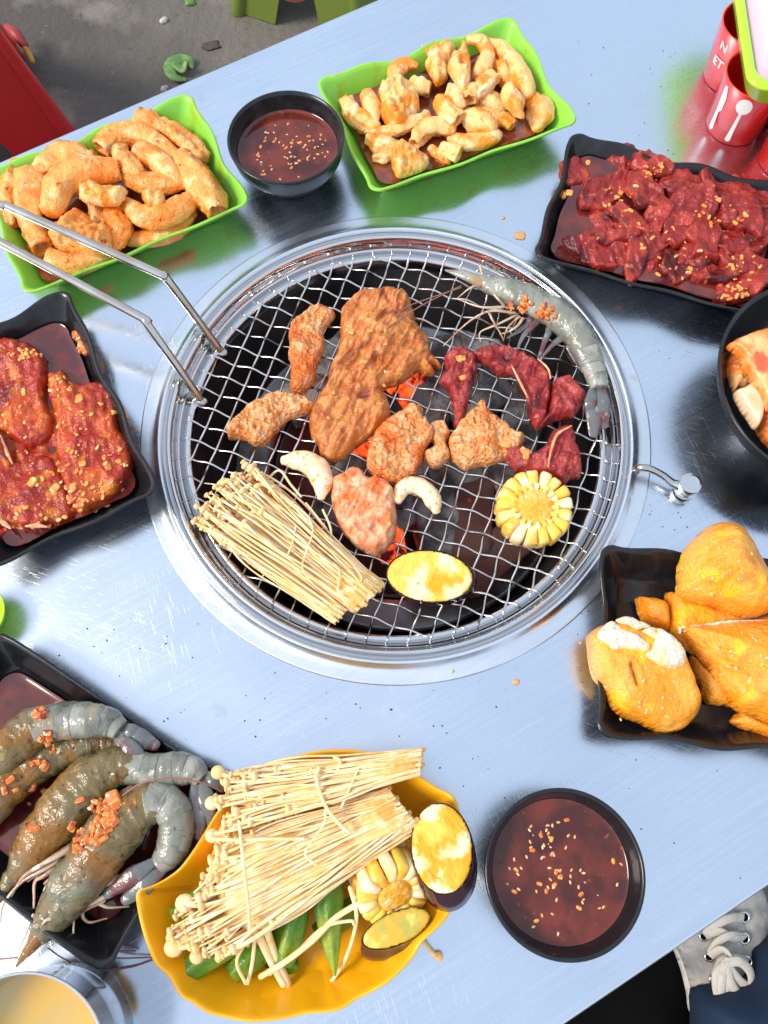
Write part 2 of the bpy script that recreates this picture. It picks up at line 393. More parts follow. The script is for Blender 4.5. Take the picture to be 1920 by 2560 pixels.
M['cooked'] = mat('grilled_beef', (.52, .135, .022), .28, spec=.4, coat=.5, coatr=.07, layers=[((.64, .23, .05), 70, .44, .56), ((.20, .028, .012), 42, .58, .70), ((.72, .36, .11), 260, .62, .70, .6)], bumps=[(110, .9, .004), (340, .8, .0016)])
M['pork'] = mat('grilled_pork', (.76, .27, .065), .32, coat=.5, coatr=.15, layers=[((.84, .44, .20), 140, .46, .58), ((.76, .15, .012), 42, .50, .62), ((.30, .04, .01), 240, .68, .72)], bumps=[(330, 1, .002, 'v'), (800, .7, .0008)])
M['porkp'] = mat('pink_pork', (.82, .28, .13), .3, coat=.5, coatr=.14, layers=[((.88, .52, .30), 120, .46, .60), ((.80, .17, .02), 50, .50, .62), ((.55, .05, .02), 90, .62, .70)], bumps=[(230, .9, .0024), (700, .7, .0009)])
M['enoki'] = mat('enoki', (.94, .66, .31), .42, layers=[((.95, .80, .54), 90, .45, .6), ((.88, .42, .05), 50, .54, .66, .75)], bumps=[(500, .3, .0005)])
M['enokib'] = mat('enoki_base', (.84, .53, .20), .5, layers=[((.76, .34, .05), 60, .46, .60, .8), ((.92, .72, .42), 120, .55, .65)], bumps=[(400, .7, .0012)])
M['cap'] = mat('enoki_cap', (.90, .58, .24), .3, coat=.3, layers=[((.93, .72, .42), 90, .48, .6), ((.84, .36, .05), 70, .58, .68, .7)])
M['kern'] = mat('corn_kernel', (.93, .58, .06), .24, coat=.5, coatr=.1, layers=[((.95, .82, .50), 22, .50, .58), ((.92, .40, .010), 26, .54, .62, .9), ((.94, .70, .25), 200, .5, .65, .6)])
M['cob'] = mat('corn_cob', (.92, .50, .10), .35, coat=.5, layers=[((.92, .38, .012), 60, .42, .56), ((.95, .78, .48), 130, .60, .68)], bumps=[(300, .9, .003)])
M['eggf'] = mat('eggplant_flesh', (.80, .58, .09), .38, spec=.35, coat=.3, layers=[((.84, .36, .006), 30, .46, .57, .95), ((.92, .85, .50), 50, .50, .60, .95), ((.42, .34, .03), 190, .62, .68, .8)], bumps=[(180, .9, .0024)])
M['eggf2'] = mat('eggplant_sauced', (.70, .40, .025), .32, coat=.6, layers=[((.42, .38, .06), 60, .5, .64), ((.80, .58, .12), 110, .55, .66)], bumps=[(260, .35, .001)])
M['eggs'] = mat('eggplant_skin', (.030, .006, .018), .16, coat=1, coatr=.06, layers=[((.10, .02, .02), 30, .55, .7)])
M['okra'] = mat('okra', (.085, .22, .010), .36, coat=.3, layers=[((.26, .34, .02), 45, .50, .64), ((.03, .10, .006), 35, .54, .68), ((.35, .38, .06), 300, .64, .72, .6)], bumps=[(500, .6, .001)])
M['kimc'] = mat('kimchi', (.88, .22, .035), .28, coat=.5, layers=[((.90, .46, .18), 40, .48, .60), ((.75, .05, .008), 55, .54, .66, .85), ((.6, .03, .01), 230, .66, .70)], bumps=[(140, .7, .003)])
M['radish'] = mat('pickled_radish', (.92, .60, .38), .3, coat=.5, layers=[((.88, .38, .14), 50, .5, .7), ((.4, .05, .02), 300, .74, .76)])
M['crust'] = mat('bread_crust', (.90, .295, .012), .36, spec=.4, coat=.25, coatr=.15, layers=[((.92, .42, .06), 30, .46, .60), ((.94, .50, .012), 45, .56, .64, .8), ((.66, .15, .006), 38, .58, .72, .8), ((.93, .66, .28), 280, .66, .70, .8)], bumps=[(200, .9, .0024), (700, .9, .0009)])
M['crumb'] = mat('bread_crumb', (.90, .70, .46), .7, layers=[((.92, .84, .70), 60, .45, .6), ((.84, .46, .12), 45, .60, .72, .8)], bumps=[(160, 1, .004), (600, .9, .0014)])
M['shell'] = mat('raw_prawn_shell', (.17, .17, .13), .2, coat=.7, coatr=.08, layers=[((.20, .12, .025), 28, .44, .58, .9), ((.26, .27, .22), 60, .54, .68), ((.06, .055, .035), 260, .60, .68, .7)], bumps=[(500, .25, .0006)])
M['shellb'] = mat('prawn_shell_marinade', (.17, .125, .05), .24, spec=.4, coat=.4, coatr=.08, layers=[((.24, .105, .014), 26, .48, .58), ((.17, .18, .13), 18, .54, .64, .8), ((.035, .028, .016), 200, .58, .66, .8), ((.36, .29, .12), 90, .63, .69, .7)], bumps=[(150, .9, .0022), (50, .5, .005)])
M['shellg'] = mat('pale_prawn_shell', (.20, .205, .17), .22, spec=.4, coat=.4, coatr=.08, layers=[((.33, .33, .28), 36, .46, .62), ((.34, .18, .04), 22, .57, .68, .7), ((.07, .07, .06), 34, .56, .67, .85), ((.05, .05, .045), 240, .64, .69, .7)], bumps=[(110, .9, .0026)])
M['tail'] = mat('prawn_tail', (.12, .13, .13), .22, coat=.8, layers=[((.13, .03, .035), 40, .48, .60), ((.34, .32, .29), 160, .60, .70, .6)], bumps=[(200, .7, .0010)])
M['pleg'] = mat('prawn_leg', (.62, .44, .30), .25, coat=.8, sss=.3, layers=[((.34, .17, .10), 60, .48, .6), ((.8, .66, .52), 90, .58, .68)])
M['ant'] = mat('prawn_antenna', (.30, .12, .09), .35)
M['floor'] = mat('concrete_floor', (.15, .135, .115), .8, layers=[((.070, .060, .054), 2.2, .42, .60, .9), ((.23, .205, .175), 9, .55, .72, .7), ((.05, .045, .04), 30, .62, .72, .8), ((.30, .27, .23), 120, .67, .73, .7), ((.04, .035, .03), 170, .64, .70, .6)], bumps=[(60, .7, .006), (300, .6, .002)])
M['red'] = mat('red_plastic', (.62, .008, .012), .3, coat=.3)
M['dimred'] = mat('faded_red_plastic', (.30, .03, .035), .45)
M['redcup'] = mat('red_cup_plastic', (.80, .022, .018), .14, coat=.8, coatr=.04)
M['white'] = mat('white_print', (.85, .80, .76), .35, layers=[((.75, .35, .30), 260, .66, .74, .6)])
M['lime'] = mat('lime_plastic', (.42, .78, .02), .3, coat=.3)
M['pink'] = mat('pink_paper', (.90, .58, .82), .6)
M['olive'] = mat('olive_plastic', (.14, .19, .03), .45)
M['orange'] = mat('orange_bowl', (.70, .10, .03), .4)
M['leaf'] = mat('wilted_leaf', (.10, .22, .05), .5, layers=[((.20, .33, .10), 60, .45, .6)])
M['canvas'] = mat('dirty_canvas', (.50, .47, .42), .85, layers=[((.26, .25, .25), 22, .42, .62), ((.60, .55, .46), 45, .55, .7)], bumps=[(1300, .5, .0006), (40, .4, .004)])
M['lace'] = mat('shoe_lace', (.62, .57, .49), .8, layers=[((.42, .38, .33), 60, .5, .7)], bumps=[(1400, .5, .0004)])
M['dark'] = mat('black_cloth', (.004, .004, .004), .9, spec=.1, layers=[((.02, .02, .022), 400, .74, .78)])
M['denim'] = mat('navy_cloth', (.006, .022, .060), .8, layers=[((.004, .012, .03), 8, .4, .65)], bumps=[(1500, .4, .0004), (14, .4, .01)])
M['rubber'] = mat('shoe_rubber', (.6, .56, .5), .6)
M['drink'] = mat('yellow_drink', (.62, .36, .05), .08, coat=1, layers=[((.48, .36, .14), 22, .45, .62)])
M['stain'] = mat('sauce_drop', (.62, .32, .09), .15, coat=1)
M['crumbs'] = mat('dark_crumb', (.07, .05, .04), .7)
M['cuff'] = mat('yellow_plastic', (.45, .25, .04), .4)
def glow(m, thr=.5, strength=6):
    N = m.node_tree.nodes; L = m.node_tree.links; b = N['Principled BSDF']
    tc = N.new('ShaderNodeTexCoord'); n = N.new('ShaderNodeTexNoise'); n.inputs['Scale'].default_value = 95; n.inputs['Detail'].default_value = 4
    L.new(tc.outputs['Object'], n.inputs['Vector'])
    r = N.new('ShaderNodeValToRGB'); r.color_ramp.elements[0].position = thr - .10; r.color_ramp.elements[0].color = (.02, 0, 0, 1)
    r.color_ramp.elements[1].position = thr + .12; r.color_ramp.elements[1].color = (1, .075, .012, 1)
    L.new(n.outputs[0], r.inputs[0]); L.new(r.outputs[0], b.inputs['Emission Color']); b.inputs['Emission Strength'].default_value = strength
M['hot'] = mat('glowing_charcoal', (.05, .02, .018), .85, bumps=[(220, .9, .002)]); glow(M['hot'], .52, 2.4)
M['warm'] = mat('reddish_charcoal', (.085, .040, .034), .85, layers=[((.06, .05, .05), 40, .5, .6)], bumps=[(220, .9, .002), (900, .5, .0006)]); glow(M['warm'], .76, .6)

# ------------------------------------------------------------------ ground
def plane(x0, y0, x1, y1, z): return np.array([[x0, y0, z], [x1, y0, z], [x1, y1, z], [x0, y1, z]]), [[0, 1, 2, 3]]
mk('ground', plane(-40, -40, 40, 40, 0), M['floor'], kind='structure')

# ------------------------------------------------------------------ table
U = np.array([.87603, .48225]); Nn = np.array([-.48225, .87603])
GC = np.array([.01671, .45949]) * CH               # centre of the grill
d_hi, d_lo = .66338, -.18150
def tw(s, n, z=0): p = U * s + Nn * n; return np.array([p[0], p[1], TZ + z])
s0, s1 = -.60, .80
table = empty('table', (*(U * .1 + Nn * .24), 0), 'brushed stainless steel dining table with a round grill set into its scratched top', 'table')
def table_top():
    n = 96; gs, gn = GC @ U, GC @ Nn; inner = []; outer = []
    for i in range(n):
        a = 2 * PI * i / n; c, s = math.cos(a), math.sin(a)
        inner.append(tw(gs + .199 * c, gn + .199 * s))
        t = min((s1 - gs) / c if c > 1e-9 else ((s0 - gs) / c if c < -1e-9 else 1e9), (d_hi - gn) / s if s > 1e-9 else ((d_lo - gn) / s if s < -1e-9 else 1e9))
        outer.append(tw(gs + t * c, gn + t * s))
    for cs in ((s1, d_hi), (s1, d_lo), (s0, d_hi), (s0, d_lo)):
        k_ = min(range(n), key=lambda i: np.linalg.norm(outer[i] - tw(*cs))); outer[k_] = tw(*cs)
    inner, outer = np.array(inner), np.array(outer)
    mid = [inner * (1 - t) + outer * t for t in np.linspace(0, 1, 9)]
    under = [outer - [0, 0, .0015], inner - [0, 0, .0015]]
    return rings_mesh([inner - [0, 0, .0015]] + mid + under, cap0=False, cap1=False)
mk('tabletop', table_top(), M['table'], table, smooth=False)
def strip(a, b, w_, h, z, out_):
    """edge band of the folded sheet between two table points"""
    A_, B_ = tw(*a), tw(*b); o = np.array([out_[0], out_[1], 0])
    pr = [(0, .0), (.0012, -.0004), (.0022, -.0016), (.0026, -.004), (.0026, -h), (0, -h)]
    R = [np.array([A_ + o * u + [0, 0, v], B_ + o * u + [0, 0, v]]) for u, v in pr]
    V = np.vstack(R); F = [[i * 2, i * 2 + 1, i * 2 + 3, i * 2 + 2] for i in range(len(pr) - 1)]
    return V, F
for a, b, o in (((s0, d_hi), (s1, d_hi), Nn), ((s1, d_lo), (s0, d_lo), -Nn), ((s1, d_hi), (s1, d_lo), U), ((s0, d_lo), (s0, d_hi), -U)):
    mk('edge_band', strip(a, b, 0, .032, 0, o), M['flange'], table)
for s, n in ((s0 + .08, d_hi - .06), (s1 - .08, d_hi - .06), (s0 + .08, d_lo + .06), (s1 - .08, d_lo + .06)):
    p = tw(s, n); mk('leg', tube([[p[0], p[1], 0], [p[0], p[1], TZ - .004]], .016, seg=16, ends=('flat', 'flat')), M['rod'], table)

# ------------------------------------------------------------------ grill set into the table
gx, gy = GC
grill = empty('grill', (gx, gy, TZ - .13), 'round steel charcoal grill well set into the middle of the table', 'grill')
def sprof(p, k=5): return [tuple(q[:2]) for q in smooth_open([(a, b, 0) for a, b in p], k)]
mk('flange', lathe([(.2100, .0004), (.21005, .0013), (.2094, .0017)] + sprof([(.2088, .00172), (.2050, .0018), (.2015, .0020), (.1985, .0027), (.1962, .0044), (.1944, .0060), (.1928, .0058), (.1914, .0036)]), gx, gy, 200), M['flange'], grill)
mk('rim_roll', lathe(sprof([(.1912, .0030), (.1903, .0014), (.1892, .0022), (.1878, .0044), (.1862, .0052), (.1846, .0040), (.1834, .0006), (.1824, -.0040), (.1812, -.0068), (.1800, -.0078)]), gx, gy, 200), M['polish'], grill)
mk('inner_rim', lathe([(.1799, -.0076), (.1790, -.0105), (.1775, -.0125), (.1762, -.0126), (.1752, -.0140), (.1744, -.020), (.1740, -.028)], gx, gy, 160), M['polish'], grill)
mk('liner', lathe([(.1739, -.027), (.170, -.055), (.160, -.085), (.14, -.11), (.10, -.122), (.02, -.124)], gx, gy, 96, cap1=True), M['liner'], grill)
bx_, by_ = gx + .004, gy - .006
mk('baffle', lathe([(.150, -.0745), (.1485, -.0715), (.146, -.072), (.124, -.083), (.121, -.0825), (.119, -.087), (.117, -.110)], bx_, by_, 96), M['baffle'], grill)
mk('fire_basket', lathe([(.1165, -.092), (.114, -.090), (.110, -.104), (.06, -.110)], bx_, by_, 64), M['liner'], grill)

# charcoal
def rock(a, b, c, seed, e=.45):
    V, F = superq(a, b, c, e, e, 20, 12); l = np.linalg.norm(V, axis=1)[:, None]
    V = V * (1 + .16 * fbm(V / max(a, b, c) * 1.4 + seed, 3, seed)[:, None] + .05 * fbm(V * 260 + seed, 2, seed)[:, None]); return V, F
coals = [  # zone, x, y, a, b, c, yaw, tilt, material
 ('S', 930, 1010, .040, .020, .018, -60, 5, 'coal'), ('S', 1010, 965, .030, .022, .018, 75, 8, 'hot'), ('S', 1080, 1000, .034, .018, .018, 80, -6, 'coal'),
 ('S', 905, 1135, .028, .015, .016, 60, 10, 'hot'), ('S', 1085, 890, .030, .018, .017, 10, 4, 'coal'), ('S', 1130, 905, .022, .017, .016, 60, -8, 'coal'),
 ('S', 1095, 1310, .036, .020, .018, 100, 6, 'coal'), ('S', 1185, 1290, .045, .018, .018, 85, -4, 'warm'), ('S', 1035, 1250, .028, .018, .016, 30, 4, 'coal'),
 ('S', 975, 1330, .026, .012, .012, 95, 4, 'hot'), ('S', 1240, 1385, .042, .018, .017, 40, 5, 'warm'), ('S', 1130, 1180, .038, .02, .018, 20, 5, 'coal'),
 ('S', 1300, 1060, .034, .020, .018, 70, 6, 'coal'), ('S', 1260, 1160, .036, .019, .018, 110, -6, 'coal'), ('S', 850, 910, .036, .020, .018, 55, 5, 'coal'),
 ('S', 790, 990, .030, .018, .017, 20, 3, 'coal'), ('S', 860, 1230, .036, .019, .018, 60, 5, 'coal'), ('S', 1190, 1000, .034, .020, .018, 35, 5, 'coal'),
 ('S', 1190, 880, .030, .017, .016, -20, 6, 'coal'), ('S', 960, 880, .030, .018, .018, 100, 4, 'coal'), ('S', 870, 1060, .030, .014, .014, 80, 6, 'hot'), ('S', 1100, 1440, .030, .016, .015, 15, 6, 'warm')]
words = ['pale grey crusted', 'dark', 'long', 'short', 'squat', 'rough', 'cracked', 'upright', 'ash dusted', 'blocky']
where = ['below the big grilled beef piece', 'right of the big beef piece, glowing dull red', 'between the big beef and the red beef strip', 'glowing red below the big beef tip', 'under the prawn legs', 'left of the red beef strip top', 'below the right curled intestine', 'between the curled intestine and corn slice', 'left of the lower curled intestine', 'glowing beside the eggplant slice', 'between the eggplant and corn slices', 'under the middle of the pork pieces', 'inside the bend of the red beef strip', 'right of the orange pork piece', 'left of the big beef middle', 'under the gap of the two left pork strips', 'below the enoki bundle top', 'behind the top red beef strip', 'below the prawn middle', 'under the upper end of the big beef', 'glowing under the big beef bottom edge', 'glowing below the eggplant slice']
for i, (zn, x, y, a, b, c, yaw, tl, mm) in enumerate(coals):
    p = Q(zn, x, y, -.058); v = xform(rock(a * .95, b * 1.0, c * .95, i, .3), (p[0], p[1], TZ - .064), (math.radians(tl), math.radians(-tl * .7), math.radians(yaw)))
    mk('charcoal', v, M[mm], smooth=True, label='%s charcoal lump %s' % (words[i % 10], where[i]), cat='charcoal', group='charcoal lumps burning under the grate')

# grate: rim, crimped wires woven over and under, folding handle
grate = empty('grill_grate', (gx, gy, TZ - .014), 'round woven wire grate with a long bent rod handle on the grill', 'grate')
GZ = -.0110; GR = .1735
th_ = np.arange(128) / 128 * 2 * PI
def torus(cx, cy, cz, R_, r_, nu=128, nv=10):
    R = []
    for a in np.arange(nu) / nu * 2 * PI:
        pv = np.arange(nv) / nv * 2 * PI; rr = R_ + r_ * np.cos(pv)
        R.append(np.c_[cx + rr * math.cos(a), cy + rr * math.sin(a), cz + r_ * np.sin(pv)])
    V = np.vstack(R); F = []
    for i in range(nu):
        for j in range(nv): F.append([i * nv + j, ((i + 1) % nu) * nv + j, ((i + 1) % nu) * nv + (j + 1) % nv, i * nv + (j + 1) % nv])
    return V, F
mk('rim_ring', torus(gx, gy, TZ + GZ, GR, .0030), M['polish'], grate)
pit = .01563; ga = math.radians(-19.906); gu = np.array([math.cos(ga), math.sin(ga)]); gv = np.array([-gu[1], gu[0]]); ph = (.23105, .09732)
for fam in (0, 1):
    a_, b_ = (gu, gv) if fam == 0 else (gv, gu)
    pa, pb = (ph[0], ph[1]) if fam == 0 else (ph[1], ph[0])     # phase along, phase across
    for k_ in range(-12, 13):
        off = (k_ + pb) * pit
        if abs(off) > GR - .004: continue
        half = math.sqrt(GR ** 2 - off ** 2) + .0012; pts = []; bend = random.Random(k_ * 7 + fam).uniform(-.0008, .0008)
        nseg = int(2 * half / (pit / 4))
        for t in np.linspace(-half, half, nseg):
            j = t / pit - pa; sgn = math.cos(PI * j) * (1 if (k_ + fam) % 2 == 0 else -1)
            fade = min(1, (half - abs(t)) / .01)
            q = GC + a_ * t + b_ * (off + bend * math.cos(t / half * 1.5) + .0007 * sgn * fade)
            pts.append([q[0], q[1], TZ + GZ + .0013 * sgn * fade + .0030 * (1 - fade)])
        e0, e1 = np.array(pts[0]), np.array(pts[-1])            # ends hook down round the rim
        o0 = np.array([*(-a_ * .0022), 0]); o1 = np.array([*(a_ * .0022), 0])
        pts = [list(e0 + o0 + [0, 0, -.004])] + pts + [list(e1 + o1 + [0, 0, -.004])]
        mk('wire', tube(pts, .00098, seg=8, k=2), M['wire'], grate)
h1 = P(555, 882, GZ); h2 = P(505, 1004, GZ)
hp = [h1, P(424, 706, .052), P(405, 690, .057), P(385, 679, .060), P(46, 528, .080), P(10, 514, .082), P(-40, 512, .083), P(-75, 545, .083), P(-60, 590, .082), P(-20, 596, .081), P(10, 610, .080), P(340, 786, .057), P(362, 802, .054), P(376, 820, .050), h2]
mk('handle', tube(hp, .0034, seg=14, k=7), M['rod'], grate)
for h in (h1, h2): mk('weld', xform(superq(.0055, .0045, .004, 1, 1), h + [0, 0, 0]), M['rod'], grate)

# damper lever
lev = mk('damper_lever', tube([Q('N', 335, 1800, -.004), Q('N', 318, 1765, .006), Q('N', 360, 1745, .013), Q('N', 450, 1758, .014), Q('N', 560, 1815, .012), Q('N', 640, 1880, .010), Q('N', 700, 1905, .010)], [.0026, .0028, .003, .003, .003, .0034, .0042], seg=14), M['rod'],
         label='bent steel damper lever with round knob sticking out right of the grill', cat='lever')
kp = Q('N', 790, 1905, .012)[:2]
mk('knob', lathe([(.0004, .0015), (.0082, .0015), (.0088, .003), (.0088, .0075), (.0080, .0082), (.0080, .0098), (.0088, .0106), (.0089, .0165), (.0083, .0176), (.0068, .0178), (.0066, .0172), (.0003, .0172)], kp[0], kp[1], 40, cap1=True), M['polish'], lev, flatang=40)

# ------------------------------------------------------------------ wavy rectangular plates, all 14 x 20.3 cm
def wavy_plate(corner, along, side, L=.203, W=.140, H=.030, waves=5, wave2=3, flip=1):
    """corner: world xy of one rim corner; along, side: unit directions of the long and the short edge"""
    c0 = np.array(corner[:2]); a = np.array(along) / np.linalg.norm(along); s = np.array(side); s = s - a * (s @ a); s /= np.linalg.norm(s)
    def rim(inset, z, r, wav):
        L2, W2 = L - 2 * inset, W - 2 * inset; o = c0 + a * inset + s * inset; pts = []
        n1, n2, nc = 30, 20, 7
        cs = [(0, 0), (L2, 0), (L2, W2), (0, W2)]; dr = [(1, 0), (0, 1), (-1, 0), (0, -1)]; ln = [L2, W2, L2, W2]
        for e in range(4):
            d = np.array(dr[e]); nrm = np.array([d[1], -d[0]]); n = n1 if e % 2 == 0 else n2; wv = waves if e % 2 == 0 else wave2
            for i in range(n):
                t = r + (ln[e] - 2 * r) * i / (n - 1); q = np.array(cs[e]) + d * t; u = (t - r) / (ln[e] - 2 * r)
                win = math.sin(PI * u) ** .5 if 0 < u < 1 else 0
                q = q + nrm * (math.cos(PI * wv * u * 1.0 + PI) * -.0024 * win * wav - .0015 * math.sin(PI * u) * wav)
                pts.append((q, z + (math.cos(PI * wv * u) * .0016 * win - .003 * math.sin(PI * u)) * wav))
            nx = np.array(cs[(e + 1) % 4]); d2 = np.array(dr[(e + 1) % 4]); cc = nx - d * r + d2 * r
            for i in range(1, nc):
                an = PI / 2 * i / nc; q = cc + (nrm * math.cos(an) + d * math.sin(an)) * r; pts.append((q, z))
        return np.array([[*(o + a * q[0] + s * q[1]), TZ + zz] for q, zz in pts])
    R = [rim(.034, .0005, .012, 0), rim(.022, .0005, .016, .1), rim(.0185, .003, .015, .2), rim(.004, H - .006, .010, .9), rim(.0012, H - .0026, .010, 1), rim(-.0003, H - .0004, .010, 1), rim(.0004, H + .0006, .010, 1),
         rim(.0022, H + .0004, .009, 1), rim(.0045, H - .003, .009, 1), rim(.0085, H - .010, .010, .8), rim(.0140, .0105, .012, .45), rim(.0170, .0062, .014, .2), rim(.0205, .0042, .015, .1), rim(.030, .0036, .012, 0)]
    V, F = rings_mesh(R)
    def well(z):    # outline of the surface of a liquid z high
        t = np.clip((z - .0042) / (H - .003 - .0042), 0, 1); ins = .0196 - .0125 * t ** 1.2
        r = rim(ins, z, .013, .15 + .6 * t); r[:, 2] = TZ + z; return r
    return (V, F), well
def liquid(name, ring, m, parent=None, **kw):
    c = ring.mean(0); R = [c + (ring - c) * t for t in (1.0, .985, .9, .6, .3)]
    R[0] = R[0] + [0, 0, .0006]
    V, F = rings_mesh([r for r in R], cap0=False)
    return mk(name, (V, F), m, parent, **kw)
def unit(v): v = np.array(v[:2]); return v / np.linalg.norm(v)
def ang(d): return np.array([math.cos(math.radians(d)), math.sin(math.radians(d))])

# green plate at the top
c = Q('B', 480, 1005, .030); pl, wellG = wavy_plate(c, ang(21.8), ang(111.5))
mk('rectangular_plate', pl, M['green'], label='lime green wavy plate of pale intestines at the top, between sauce bowl and raw beef', cat='plate', group='wavy green plates')
gsauce = liquid('broth', wellG(.0140), M['bsauce'], label='reddish brown marinade pooled in the green plate at the top', cat='sauce', group='marinade pooled in the plates')
# green plate at the left
c = Q('A', 110, 1280, .030); pl, wellL = wavy_plate(c, ang(26.2), ang(116.5), L=.207)
mk('rectangular_plate', pl, M['green'], label='lime green wavy plate of thick orange intestines at upper left', cat='plate', group='wavy green plates')
lsauce = liquid('broth', wellL(.0130), M['bsauce'], label='reddish brown marinade pooled in the green plate at upper left', cat='sauce', group='marinade pooled in the plates')
# black plate of beef slices (right)
c = Q('C', 85, 1180, .030); pl, wellR = wavy_plate(c, ang(-18.8), ang(72))
mk('rectangular_plate', pl, M['black'], label='black wavy plate of sliced raw beef at upper right', cat='plate', group='wavy black plates')
rsauce = liquid('marinade', wellR(.0192), M['msauce'], label='dark red marinade around the sliced beef at upper right', cat='sauce', group='marinade pooled in the plates')
# black plate of marinated beef slabs (left)
c = Q('I', 1165, 1590, .030); pl, wellB = wavy_plate(c, ang(116.6), ang(206.6), L=.205)
mk('rectangular_plate', pl, M['black'], label='black wavy plate of marinated beef slabs at the left edge', cat='plate', group='wavy black plates')
bsauce = liquid('marinade', wellB(.0140), M['msauce'], label='dark red marinade around the beef slabs at the left edge', cat='sauce', group='marinade pooled in the plates')
# black plate of prawns
c = Q('J', 570, 1950, .030); pl, wellP = wavy_plate(c, ang(148.8), ang(61.1), waves=1, wave2=1)
mk('rectangular_plate', pl, M['black'], label='black plate of raw prawns at lower left, tucked under the yellow dish', cat='plate', group='wavy black plates')
psauce = liquid('marinade', wellP(.0085), M['msauce'], label='dark thin marinade at the bottom of the prawn plate', cat='sauce', group='marinade pooled in the plates')
# black plate of bread
c = Q('M', 250, 1930, .030); pl, wellM = wavy_plate(c, ang(-6.5), ang(82.8))
mk('rectangular_plate', pl, M['black'], label='black plate of bread pieces at the right, below the damper knob', cat='plate', group='wavy black plates')

# ------------------------------------------------------------------ bowls
def sauce_bowl(cx, cy, R, label, lab2, seed, level=.034, H=.045, shine=0):
    b = mk('sauce_bowl', lathe([(.0002, .0030), (R * .50, .0030), (R * .52, .0005), (R * .56, .0005), (R * .60, .004), (R * .80, .015), (R * .94, .028), (R * .985, H - .004), (R, H - .001), (R - .0006, H + .0004), (R - .0022, H + .0004), (R - .0034, H - .003), (R * .91, .036), (R * .855, .0285), (R * .72, .018), (R * .50, .0085), (.0002, .0065)], cx, cy, 72), M['black'],
           label=label, cat='bowl', group='black dipping sauce bowls')
    rr = R * .866; level = .0295
    th = np.arange(64) / 64 * 2 * PI; ring = np.c_[cx + rr * np.cos(th), cy + rr * np.sin(th), np.full(64, TZ + level)]
    s = liquid('dipping_sauce', ring, M['sauce'], label=lab2, cat='sauce', group='dipping sauce in the black bowls')
    rd = random.Random(seed); me = mesh_of('sesame_seed', superq(.0015, .00085, .0006, .9, .9, 8, 5), M['sesame'])
    mg = mesh_of('garlic_piece', rock(.0020, .0013, .0009, seed, .8), M['garlicr'])
    for i in range(78):
        big = i % 5 == 0
        if i % 3 == 0: ca_, cq = rd.uniform(0, 2 * PI), rr * .85 * math.sqrt(rd.random())
        a = ca_ + rd.gauss(0, .16); q = min(rr * .95, abs(cq + rd.gauss(0, .004)))
        inst('garlic_piece' if big else 'sesame_seed', mg if big else me, s, (cx + q * math.cos(a), cy + q * math.sin(a), TZ + level + rd.uniform(-.0006, .0002)), (0, 0, rd.uniform(0, PI)), wl=None)
    return b
sauce_bowl(.1125, -.0516, .0518, 'black round bowl of dark sesame sauce at lower right, near the sneaker', 'brown red sauce with sesame in the bowl at lower right', 3)
sauce_bowl(-.0807, .5455, .0518, 'black round bowl of dark sauce at the top, between two green plates', 'dark red sauce with sesame between the two green plates', 5, level=.0315)
# kimchi bowl
kx, ky, KR = .3486, .2920, .0909
mk('kimchi_bowl', lathe([(.0002, .004), (.045, .004), (.047, .0005), (.05, .0005), (.058, .006), (.075, .022), (.086, .042), (.0895, .054), (KR, .0562), (.0888, .0566), (.087, .054), (.082, .042), (.070, .024), (.045, .010), (.0002, .008)], kx, ky, 96), M['black'],
   label='large black bowl of kimchi cut off by the right edge', cat='bowl')
# yellow leaf dish
yrim = [(40, 745), (75, 722), (120, 705), (180, 672), (240, 625), (300, 545), (345, 470), (400, 380), (480, 280), (560, 215), (650, 165), (750, 128), (850, 105), (950, 98), (1050, 103), (1150, 125), (1250, 172), (1330, 228), (1400, 272), (1455, 298), (1480, 335), (1500, 400), (1515, 500), (1520, 600), (1500, 700), (1478, 780), (1440, 850), (1390, 905), (1330, 960), (1285, 1035), (1230, 1095), (1165, 1150), (1100, 1190), (1030, 1225), (970, 1262), (900, 1280), (810, 1290), (720, 1310), (620, 1320), (530, 1322), (440, 1308), (360, 1285), (290, 1235), (235, 1205), (180, 1120), (130, 1070), (95, 990), (62, 900), (45, 830)]
yo = smooth_closed(QL('K', yrim, .040), 4); yc = np.array([*Q('K', 780, 730, .0)[:2], 0])
def yring(t, z, dz=0):
    r = yc + (yo - yc) * t; r[:, 2] = TZ + z + dz * np.sin(np.arange(len(r)) * .42); return r
def ybowl():
    rad = np.arange(len(yo)); crease = .004 * np.abs(np.sin(rad * .20)) 
    R = [yring(.5, .0005), yring(.62, .0005), yring(.66, .003), yring(.97, .034, .0008), yring(1.0, .0385, .0012), yring(1.003, .0402, .0012), yring(.992, .0412, .0012), yring(.975, .0402, .0012), yring(.955, .036, .001), yring(.86, .022), yring(.74, .010), yring(.66, .0060), yring(.5, .0044), yring(.25, .004)]
    for i in (8, 9, 10, 11): R[i][:, 2] += crease * (.25 if i != 9 else .4)
    for i in (8, 9, 10): R[i][:, 2] += .0018 * np.maximum(0, np.sin(rad * .33)) ** 4
    V, F = rings_mesh(R); return V, F
mk('leaf_dish', ybowl(), M['yellow'], label='deep yellow leaf shaped dish of mushrooms and vegetables at the bottom', cat='dish')
